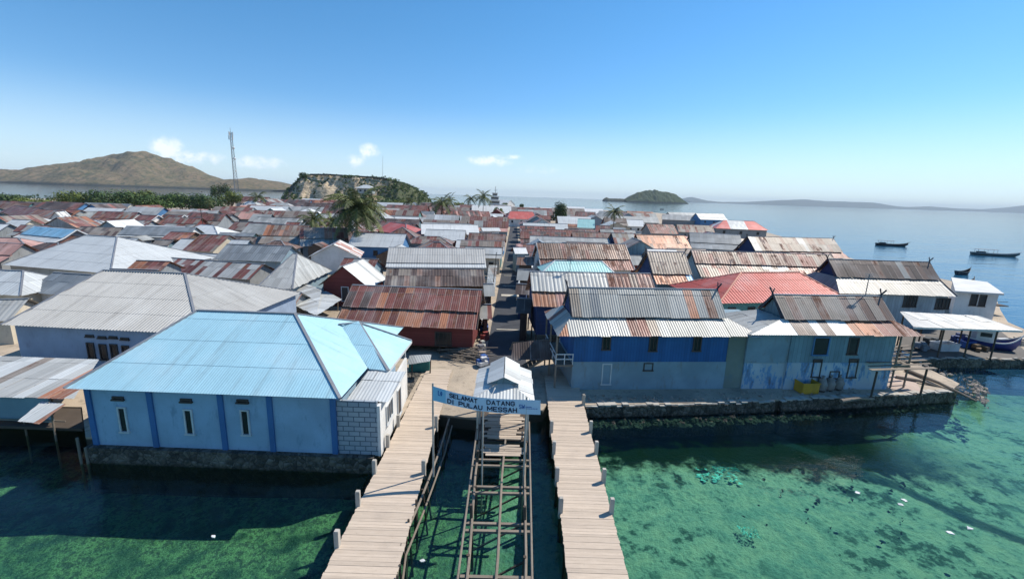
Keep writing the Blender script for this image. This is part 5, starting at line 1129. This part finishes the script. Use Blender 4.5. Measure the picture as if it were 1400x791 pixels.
# ------------------------------------------------------------------ boats
HULLD = paint('hull_dark', (.035,.045,.055), rough=.6, dirt=.3); HULLB = paint('hull_blue', (.03,.05,.22), rough=.4, dirt=.2); BOATW = paint('boat_white', (.62,.63,.62), rough=.5, dirt=.2)
def boat(label, px, py, L, hd, hull, z=0.3, wid=1.9, name='fishing_boat', canopy=True, cabin=False, group=None):
    p = P(px, py, z); root = empty(name, p, label, 'boat', group); c, s = math.cos(hd), math.sin(hd)
    def T(x, y, zz): return Vector((p.x+x*c-y*s, p.y+x*s+y*c, p.z+zz))
    m_ = MB(); n = 16; rg = []
    for i in range(n+1):
        t = -1+2*i/n; w_ = wid/2*max(.04, (1-max(0,t)**2.2)*(1-.35*max(0,-t)**2)); sh = .75+.85*max(0,t)**3+.25*max(0,-t)**2; x = t*L/2
        kx = x-(.10*L*max(0,t)**3)
        rg.append([T(x,-w_,sh), T(x,-w_*.85,sh*.45), T(kx,-w_*.3,-.15), T(kx,w_*.3,-.15), T(x,w_*.85,sh*.45), T(x,w_,sh)])
    for A, B in zip(rg, rg[1:]):
        for k in range(5): m_.face([A[k],A[k+1],B[k+1],B[k]], smooth=True)
    m_.face(rg[0]); m_.build('hull', hull, root, merge=True)
    m_ = MB()
    for A, B in zip(rg, rg[1:]): m_.face([A[1]+Vector((0,0,.12)),B[1]+Vector((0,0,.12)),B[4]+Vector((0,0,.12)),A[4]+Vector((0,0,.12))])
    m_.build('deck', TIMBER, root)
    m_ = MB()
    for A, B in zip(rg, rg[1:]): m_.bar(A[0],B[0],.09,.12); m_.bar(A[5],B[5],.09,.12)
    m_.bar(rg[-1][0], rg[-1][0]+(rg[-1][0]-rg[-2][0])*1.2, .1, .12); m_.build('gunwale', BOATW if hull is not HULLD else TIMBER, root)
    if canopy:
        m_ = MB(); q = [T(-L*.42,-wid*.42,2.1),T(L*.02,-wid*.42,2.1),T(L*.02,wid*.42,2.1),T(-L*.42,wid*.42,2.1)]
        for k in range(4): pass
        m_.box(T(-L*.2,0,2.15), (L*.46,wid*.95,.08), hd); m_.build('canopy', paint('canopy_grey',(.22,.24,.26)), root)
        for x in (-L*.4,-L*.2,0):
            for y in (-wid*.38,wid*.38): m_ = MB(); m_.bar(T(x,y,.5),T(x,y,2.12),.07); m_.build('post', TIMBER, root)
        m_ = MB(); m_.box(T(-L*.3,0,.95), (L*.16,wid*.6,.8), hd); m_.build('engine_box', HULLD, root)
    if cabin:
        m_ = MB(); m_.box(T(-L*.15,0,1.25),(L*.32,wid*.7,1.3),hd); m_.build('cabin', BOATW, root); m_ = MB(); m_.box(T(-L*.15,0,1.96),(L*.38,wid*.85,.08),hd); m_.build('cabin_roof', BOATW, root)
        for sg_ in (-1,1): m_ = MB(); m_.box(T(-L*.15,sg_*(wid*.35+.01),1.45),(L*.2,.03,.45),hd); m_.build('window', GLASS, root)
        m_ = MB(); m_.box(T(L*.01+.02,0,1.45),(.03,wid*.5,.45),hd); m_.build('window', GLASS, root)
    return root
boat('small dark wooden boat with canopy, the left of the two anchored off the east shore', 1219, 336, 12, -.18, HULLD, wid=2.2)
boat('longer dark wooden boat with canopy, the right of the two anchored off the east shore', 1360, 349.5, 14, -.28, paint('hull_grey_green',(.12,.17,.17)), wid=2.4)
boat('blue hulled boat with white cabin hauled up at the right end of the canopy', 1352, 474, 4.6, -.5, HULLB, z=1.35, canopy=False, cabin=True, wid=2.0)
boat('tiny dark boat beside a raft line far out near the green island', 905, 286.5, 7, 0, HULLD, wid=2.5)
m_ = MB(); m_.bar(P(909,285.7,.1), P(931,287,.1), .5, .25); tag(m_.build('floating_boom', TIMBERD), 'thin dark floating boom right of the tiny far boat', 'boom')
boat('small boat at the far shore right of the lone palm', 842, 286, 9, .1, HULLD, wid=2.4); 
boat('small skiff just past the white slab-roofed building', 1322, 391.5, 6, .5, HULLD, canopy=False, wid=1.6); boat('skiff with only its bow showing behind the white building roof', 1316, 375, 5, .3, HULLD, canopy=False, wid=1.5)
# yacht behind the palms
p = PD(677, 285, 480); p.z = 0; root = empty('yacht', p, 'white motor yacht moored beyond the far palms', 'yacht'); c_ = p
m_ = MB(); W_ = 6
for (z0, z1, w0_, w1_, l_) in ((0,4.2,4.2,5.4,13),): 
    q0 = [(c_.x-w0_*1.3,c_.y-3),(c_.x+w0_*1.6,c_.y-3),(c_.x+w0_*1.6,c_.y+3),(c_.x-w0_*1.3,c_.y+3)]; q1 = [(c_.x-w1_*1.35,c_.y-4),(c_.x+w1_*2.4,c_.y-4),(c_.x+w1_*2.4,c_.y+4),(c_.x-w1_*1.35,c_.y+4)]
    for k in range(4): m_.face([(*q0[k],z0),(*q0[(k+1)%4],z0),(*q1[(k+1)%4],z1),(*q1[k],z1)])
    m_.face([(*v,z1) for v in q1])
m_.build('hull', BOATW, root)
for k, (z0, h_, w_, nm) in enumerate(((4.25,2.4,11,'lower_deck'),(7.0,2.3,8.6,'upper_deck'),(9.6,1.9,5.4,'bridge'))):
    m_ = MB(); m_.box((c_.x-.5,c_.y,z0+h_/2),(w_,6,h_)); d1 = m_.build(nm, BOATW, root); m_ = MB(); m_.box((c_.x-.5,c_.y-3.02,z0+h_*.55),(w_*.86,.08,h_*.42)); m_.build('window', GLASS, d1); m_ = MB(); m_.box((c_.x-.5,c_.y,z0+h_+.12),(w_+1.6,7,.2)); m_.build('deck_roof', BOATW, root)
m_ = MB(); m_.tube([(c_.x,c_.y,11.4),(c_.x,c_.y,16)], .18, 6); m_.bar((c_.x-1.6,c_.y,13.4),(c_.x+1.6,c_.y,13.4),.2); m_.build('mast', HULLD, root); root.scale = (1.0, 1.0, 1.6)

# ------------------------------------------------------------------ tower, poles, hill things
STEEL = paint('tower_steel', (.20,.22,.25), rough=.6, metal=.3)
b_ = P(324.5, 283, 1.2); b_ = PD(323.5, 268, 320); b_ = Vector((b_.x, 320, 1.2)); top = PD(317.5, 181, 320); Ht = top.z-1.2; root = empty('communication_tower', b_, 'tall slim lattice communication tower behind the left trees', 'tower')
def ring3(z): f_ = (z/Ht); r_ = 1.9*(1-f_)+.65*f_; return [Vector((b_.x+r_*math.cos(a), b_.y+r_*math.sin(a), 1.2+z)) for a in (.5,2.6,4.7)]
m_ = MB(); n = 26; z_ = [Ht*k/n for k in range(n+1)]
for k in range(n):
    A, B = ring3(z_[k]), ring3(z_[k+1])
    for i in range(3): m_.bar(A[i],B[i],.26); m_.bar(A[i],B[(i+1)%3],.12); m_.bar(A[(i+1)%3],B[i],.12); m_.bar(B[i],B[(i+1)%3],.12)
m_.build('lattice_mast', STEEL, root)
for k, (f_, a) in enumerate(((.98,.3),(.98,2.4),(.98,4.5),(.93,1.2),(.93,3.3))):
    c = Vector((b_.x, b_.y, 1.2+Ht*f_))+Vector((math.cos(a), math.sin(a), 0))*1.3; m_ = MB(); m_.box(c, (.45,.45,2.6), a); m_.build('panel_antenna', BOATW, root)
for f_, s_ in ((.80,.9),(.66,.9),(.50,.6)):
    c = Vector((b_.x+1.6, b_.y-.8, 1.2+Ht*f_)); m_ = MB(); m_.tube([c, c+Vector((.4,-.4,0))], [s_,s_*.5], 10); m_.build('dish_antenna', BOATW, root)
m_ = MB(); m_.tube([(b_.x,b_.y,1.2+Ht),(b_.x,b_.y,1.2+Ht+3)], .12, 5); m_.build('lightning_rod', STEEL, root)
def pole(px, py, h_, lb, lean=0, r_=.13, nm='utility_pole', arm=True):
    p = P(px, py, 1.2); root = empty(nm, p, lb, 'pole'); m_ = MB(); m_.tube([p, p+Vector((lean,0,h_))], [r_, r_*.7], 7); m_.build('shaft', TIMBERD, root)
    if arm: m_ = MB(); m_.bar(p+Vector((lean-.7,0,h_-.4)), p+Vector((lean+.7,0,h_-.4)), .1); m_.build('crossarm', TIMBERD, root)
pole(281,328,8.5,'dark utility pole in front of the small white hip roof at the left',-.4); pole(690,325,7,'utility pole half way down the lane'); pole(673,402,6.5,'thin pole at the left edge of the lane near the dark brown roof',.5,.07,arm=False); pole(735,440,6,'slim pole before the navy house right of the lane',.1,.06,arm=False)
# antennas on roofs
def antenna(h, u, lb, hh=1.6):
    b_ = h.pt(u, h.d, h.zr); m_ = MB(); m_.bar(b_, b_+Vector((0,0,hh)), .05); 
    for k in range(4): m_.bar(b_+Vector((-.35,0,hh-.12*k)), b_+Vector((.35,0,hh-.12*k)), .03)
    tag(m_.build('roof_antenna', STEEL), lb, 'antenna')
antenna(R2, R2.L*.86, 'thin antenna on the right part of the brown and white striped roof', 1.9); antenna(HH['grey over rust-orange ro'], 4.2, 'thin antenna on the grey and rust-orange roof by the lane'); antenna(R5, 5, 'antenna on the salmon red hip roof')
# hilltop pavilion, wall, mast
hb = PD(501,262,HD-22); hz = hb.z
root = empty('hill_house', (hb.x,hb.y,hz-1), 'small white house with pale hip roof on the slope of the rocky hill', 'house')
m_ = MB(); m_.box((hb.x,hb.y,hz+.6),(13,8,4.5)); m_.build('wall', W('pale'), root); m_ = MB(); zz = hz+2.9; e_ = [(hb.x-8.5,hb.y-6,zz),(hb.x+8.5,hb.y-6,zz),(hb.x+8.5,hb.y+6,zz),(hb.x-8.5,hb.y+6,zz)]; t1, t2 = (hb.x-2,hb.y,zz+3.2),(hb.x+2,hb.y,zz+3.2)
sheets(m_, e_[0],e_[1],t2,t1,'Y',3); sheets(m_, e_[1],e_[2],t2,t2,'Y',3); sheets(m_, e_[2],e_[3],t1,t2,'Y',3); sheets(m_, e_[3],e_[0],t1,t1,'Y',3); m_.build('roof', SHEET, root)
for k in (-4,0,4): m_ = MB(); m_.box((hb.x+k,hb.y-4.03,hz+.9),(1.6,.08,1.6)); m_.build('window', GLASS, root)
m_ = MB(); zs_ = [(424,238.6),(450,238.8),(475,240.4),(505,242.2),(530,244.8)]
q = [PD(x,y,HD-1) for x,y in zs_]
for a, b in zip(q,q[1:]): m_.bar(a,b,.6,1.5)
tag(m_.build('hilltop_wall', STONE), 'long dark low wall along the flat top of the rocky hill', 'wall')
a, b = PD(523,246,HD-3), PD(523.4,213,HD-3); m_ = MB(); m_.tube([a,b],[.16,.08],5); tag(m_.build('radio_mast', STEEL), 'hair-thin radio mast on top of the rocky hill', 'mast')
# ------------------------------------------------------------------ trees
def hz_at(x, y): return 1.2
broad = [(20,283,7,10,1,'dull dark bush at the far left shore'),(48,284,6,12,2,'olive shrub tree at the far left, second from the picture edge'),(100,283,9,13,2,'yellow-green rounded tree at the left end of the broad tree row'),(124,286,8,9,2,'yellow-green low tree behind the cream shed'),
 (152,288,11,13,1,'darkest dense tree in the left part of the tree row'),(170,286,11,12,0,'tall green tree, third in the broad tree row'),(190,285,11,13,2,'bright green tree in the middle of the broad tree row'),(211,287,10,12,1,'dark shady tree right of the bright green one'),(228,288,10,14,0,'broad green tree past the middle of the row'),
 (250,287,11,14,0,'widest green tree above the twin red roofs'),(268,288,10,12,1,'dark tree left of the layered tree'),(288,289,10,11,1,'dark low tree beneath the layered crown'),(304,279,15,9,1,'tall dark layered tree near the tower'),(318,284,11,9,2,'yellow-green tree at the tower foot'),(398,279,7,12,0,'round green bush right of the left palm'),
 (446,290,6,9,2,'yellowing tree under the cliff'),(528,292,9,12,0,'leafy green tree right of the tall palm'),(545,292,9,10,2,'light green tree beside the small spreading palm'),(765,306,12,9.5,1,'round dark green bush tree standing alone right of the lane'),(628,287,7,9,2,'yellowish tree between the far palms'),(681,300,7,5,2,'small yellow-green tree at the lane edge'),(713,287,6,5,1,'small dark tree at the far end of the lane'),(690,284,6,7,0,'green tree below the yacht'),(118,400,0,0,0,'')]
for (px, py, h_, w_, k, lb) in broad:
    if not h_: continue
    left_ = px < 335; p = P(px, py+(4 if left_ else 0), 1.2); h_ *= 1.15 if left_ else 1.1; w_ *= 1.7 if left_ else 1.25; tree(p.x, p.y, 1.2, h_, w_, (LEAF, LEAFD, LEAFY)[k], lb, group='broad trees of the village' , n=1900, s=.55)
p = P(30,392,1.2); tree(p.x,p.y,1.2,2.6,3.6,LEAF,'green bush between the houses near the left picture edge',n=900,s=.16)
hp_ = PD(415,244,HD-2); tree(hp_.x, hp_.y, hp_.z-3.0, 9, 7.5, LEAFD, 'lone round tree on the top left corner of the rocky hill', n=900, s=.6)
palm(487,352,0,11,8.4,'tallest palm, full shaggy crown in the middle of the left half', lean=(.6,-.3), nf=46, old=8)
palm(431,336,0,7.0,5.2,'left one of the two low palms on the striped roof', lean=(-.3,0), nf=20); palm(452,334,0,6.2,4.8,'right one of the two low palms, yellowish crown', lean=(.4,0), nf=18, mat=LEAFY)
palm(354,292,0,9.5,6.5,'dark palm standing alone left of the rocky hill', nf=18); palm(602,310,0,10.5,7.5,'dark palm left of the grey walled house', nf=22, lean=(.5,0)); palm(614,300,0,11,6.5,'smaller palm just right of the dark palm',nf=18)
palm(643,296,0,12,6.5,'left of the two far palms beside the yacht', nf=18); palm(660,299,0,13.5,8,'right and taller of the two far palms beside the yacht', nf=22); palm(558,298,0,9.5,6.5,'spreading palm right of the red hip roof trees', nf=18, lean=(.5,0)); palm(573,292,0,8,4,'low palm below the hill foot', nf=16)
palm(837,324,0,10,5,'lone upright palm on the right side of the village', nf=20); palm(288,296,0,7,3.6,'small palm in front of the broad tree row',nf=16); palm(677,283,0,11,4,'slim palm right in front of the yacht',nf=14)
# scrub over the rocky hill
c = MB(); rnd = random.Random(9); dg = bpy.context.evaluated_depsgraph_get(); hill = [o for o in bpy.data.objects if o.get('label', '').startswith('rocky flat')][0]
from mathutils.bvhtree import BVHTree
bv = BVHTree.FromObject(hill, dg); xa, xb = PD(392,262,HD).x, PD(588,262,HD).x
for _ in range(1500):
    fx = rnd.random(); x = xa+(xb-xa)*fx; y = HD-40+rnd.random()*55; hit = bv.ray_cast(Vector((x,y,80)), Vector((0,0,-1)))
    if hit[0] is None: continue
    ok = fx > .52 or hit[0].z > 23 or (fx < .14) or (mnoise.noise(Vector((x*.06,y*.06,2))) > .0) or hit[0].z < 8
    if not ok or (fx < .42 and hit[0].z > 20 and rnd.random() < .3): continue
    s_ = rnd.uniform(1.0, 2.6)*(1.2 if fx > .6 else .8); crown_mesh(c, hit[0]+Vector((0,0,s_*.3)), s_, s_, s_*.7, 26, .62, rnd, 3)
tag(c.build('hill_scrub', LEAF), 'green scrub covering the rocky hill', None, None, 'stuff')
c = MB()
for _ in range(420):
    px = rnd.uniform(-20,600); p = P(px, rnd.uniform(273,283) if px > 330 else rnd.uniform(268,279), 1.2); s_ = rnd.uniform(1.2,2.6); crown_mesh(c, p+Vector((0,0,s_*.5)), s_*1.4, s_*1.4, s_, 30, .55, rnd, 3)
tag(c.build('shore_scrub', LEAFD), 'low bushes along the far shore of the village', None, None, 'stuff')

# ------------------------------------------------------------------ the rest of the packed village
sp = [(p.x, p.y) for p in shore]
def inside(x, y):
    c = False; n = len(sp)
    for i in range(n):
        (x1, y1), (x2, y2) = sp[i], sp[(i+1)%n]
        if (y1 > y) != (y2 > y) and x < (x2-x1)*(y-y1)/(y2-y1)+x1: c = not c
    return c
def clash(cx, cy, w_, d_, m=.3):
    for (o, U, Wv, L, D) in FOOT:
        for ax in (-.5, 0, .5):
            for ay in (-.5, 0, .5):
                q = Vector((cx+ax*w_-o.x, cy+ay*d_-o.y, 0)); a, b = q.dot(U), q.dot(Wv)
                if -m < a < L+m and -m < b < D+m: return True
        # the other house's centre and corners inside this one
        for fa in (0, .5, 1):
            for fb in (0, .5, 1):
                q = o+U*(L*fa)+Wv*(D*fb)
                if abs(q.x-cx) < w_/2 and abs(q.y-cy) < d_/2: return True
    return False
TREES = [(o.location.x, o.location.y) for o in bpy.data.objects if o.type == 'EMPTY' and o.get('category') in ('tree', 'palm tree')]
ORD = ['first','second','third','fourth','fifth','sixth','seventh','eighth','ninth','tenth','eleventh','twelfth','thirteenth','fourteenth','fifteenth','sixteenth','seventeenth','eighteenth','nineteenth','twentieth','twenty-first','twenty-second','twenty-third','twenty-fourth','twenty-fifth','twenty-sixth','twenty-seventh','twenty-eighth','twenty-ninth','thirtieth']+['outer']*60
STY = [('RRRDR','rust red'),('RORTR','rusty patched'),('TGTR','tan and grey'),('GGGL','grey'),('LLLS','pale grey'),('Y','white'),('K','blue-grey'),('DDRD','dark brown'),('OROO','orange rust'),('RTRT','rust striped'),('TTMT','tan'),('P','faded pink'),('MRMM','brown'),('W','bright white'),('GRGR','grey and rust striped')]
WT = [9,8,6,5,5,6,3,5,4,7,4,2,5,3,5]
rnd = random.Random(21); y = 50.0; row = 0; CAND = []
while y < 350:
    row += 1; sc_ = 1 if y < 90 else min(2.3, 1+(y-90)/130); dpt = rnd.uniform(6.8, 9)*sc_
    for side in (-1, 1):
        x = 2.0*side; k = 0
        while abs(x) < (1.22*y+12 if side < 0 else .95*y):
            w_ = (rnd.uniform(7, 12) if y > 90 else rnd.uniform(5, 9))*sc_; cx = x+side*w_/2-.1; cy = y+rnd.uniform(-.8,.8)
            x += side*(w_+rnd.uniform(.5,1.6)); d_ = dpt*rnd.uniform(.85,1.05)
            if -330 < cx and 150 < cy and -.66 < cx/cy < -.60+0*cy and False: continue
            corners = [(cx+a*w_/2, cy+b*d_/2) for a in (-1,1) for b in (-1,1)]
            if not all(inside(*c) for c in corners) or (cy < 60 and side > 0): continue
            qx, qy = proj(cx, cy-d_/2, 4.6); qx2, _ = proj(cx+w_/2, cy, 4.6)
            if (qx2 > 1150 and qy < 400) or (qx2 > 900 and qy < 330) or (qx2 > 1040 and qy < 372): continue
            if cy > 188 and cx/cy < -.61: continue
            if any(abs(cx-tx) < w_/2+1 and abs(cy-ty) < d_/2+1 for tx, ty in TREES): continue
            tries = 0; hit = clash(cx, cy, w_, d_)
            while hit and tries < 3: w_ *= .72; d_ *= .82; tries += 1; hit = clash(cx, cy, w_, d_, .1)
            if hit or w_ < 3.2: continue
            k += 1; CAND.append((w_/y, cx, cy, w_, d_, side, k, row, y))
    y += dpt+rnd.uniform(.6, 1.8)*sc_
CAND.sort(key=lambda c: -c[0])
nman = sum(1 for o in bpy.data.objects if o.type == 'EMPTY' and o.get('category') == 'house')
NI = max(0, 296-nman); far = MB(); AWC = 'TLGYRE'
SEEN = set()
for idx, (_, cx, cy, w_, d_, side, k, row, y) in enumerate(CAND):
    si = rnd.choices(range(len(STY)), WT)[0]; st, nm = STY[si]; ze = rnd.uniform(3.6, 4.9); sl = rnd.uniform(.42, .62)
    if rnd.random() < .8:
        A = Vector((cx-w_/2, cy-d_/2, ze)); B = Vector((cx+w_/2, cy-d_/2+rnd.uniform(-.3,.3), ze)); dh = d_/2
    else:
        A = Vector((cx+w_/2, cy-d_/2, ze)); B = Vector((cx+w_/2, cy+d_/2, ze)); dh = w_/2
    dh = min(dh, 8)
    if idx < NI:
        brk = rnd.random() < .4; hipp = rnd.random() < .12 and w_ > 6
        lab = '%s%s roof, %s %s of the lane in the %s row' % (nm, ' hip' if hipp else '', ORD[k-1], 'left' if side < 0 else 'right', ORD[row-1])
        house(lab, None, None, None, None, ze=ze, world=(A, B, ze+dh*sl, dh), up=st, low=(rnd.choice([st, STY[rnd.randrange(len(STY))][0]]) if brk and not hipp else None), hip=hipp, near=2 if y < 150 else 3,
              wall=rnd.choice(['grey','wood','white','slate','pale','tin','cream','red','blue','bluetin','teal']), wins=None if y < 170 else [], group='packed houses of the village')
    else:
        U = (B-A).normalized(); Wv = Vector((-U.y, U.x, 0)); zr = ze+dh*sl; up_ = Vector((0,0,zr-ze)); E = Wv*2*dh
        sheets(far, A, B, B+Wv*dh+up_, A+Wv*dh+up_, st, 3, rnd); sheets(far, B+E, A+E, A+Wv*dh+up_, B+Wv*dh+up_, st, 3, rnd)
        wc = PAL[rnd.choice(AWC)]; a_, b_ = A+U*.4+Wv*.4, B-U*.4+Wv*.4; e_ = Wv*(2*dh-.8)
        for p, q in ((a_, b_), (b_, b_+e_), (b_+e_, a_+e_), (a_+e_, a_)): far.face([(p.x,p.y,1.2),(q.x,q.y,1.2),(q.x,q.y,ze),(p.x,p.y,ze)], col=(wc[0],wc[1],wc[2],0))
        for p in (a_, b_): far.face([(p.x,p.y,ze),((p+e_).x,(p+e_).y,ze),((p+e_/2).x,(p+e_/2).y,zr-.2)], col=(wc[0],wc[1],wc[2],0))
tag(far.build('far_village', SHEET), 'mass of small roofs far back in the village', None, None, 'stuff')
print('filler houses', len(CAND), NI)

# ------------------------------------------------------------------ sea air
m = bpy.data.materials.new('sea_air'); m.use_nodes = True; nt = m.node_tree; nt.nodes.remove(nt.nodes['Principled BSDF'])
pv = nt.nodes.new('ShaderNodeVolumePrincipled'); pv.inputs['Color'].default_value = (.76,.89,1,1); pv.inputs['Density'].default_value = 5.2e-5; pv.inputs['Anisotropy'].default_value = 0
nt.links.new(pv.outputs[0], nt.nodes['Material Output'].inputs['Volume'])
mb = MB(); mb.box((0,0,(230-8)/2), (40000,40000,238)); hz = mb.build('haze', m, merge=True); tag(hz, 'thin pale sea haze', None, None, 'stuff')
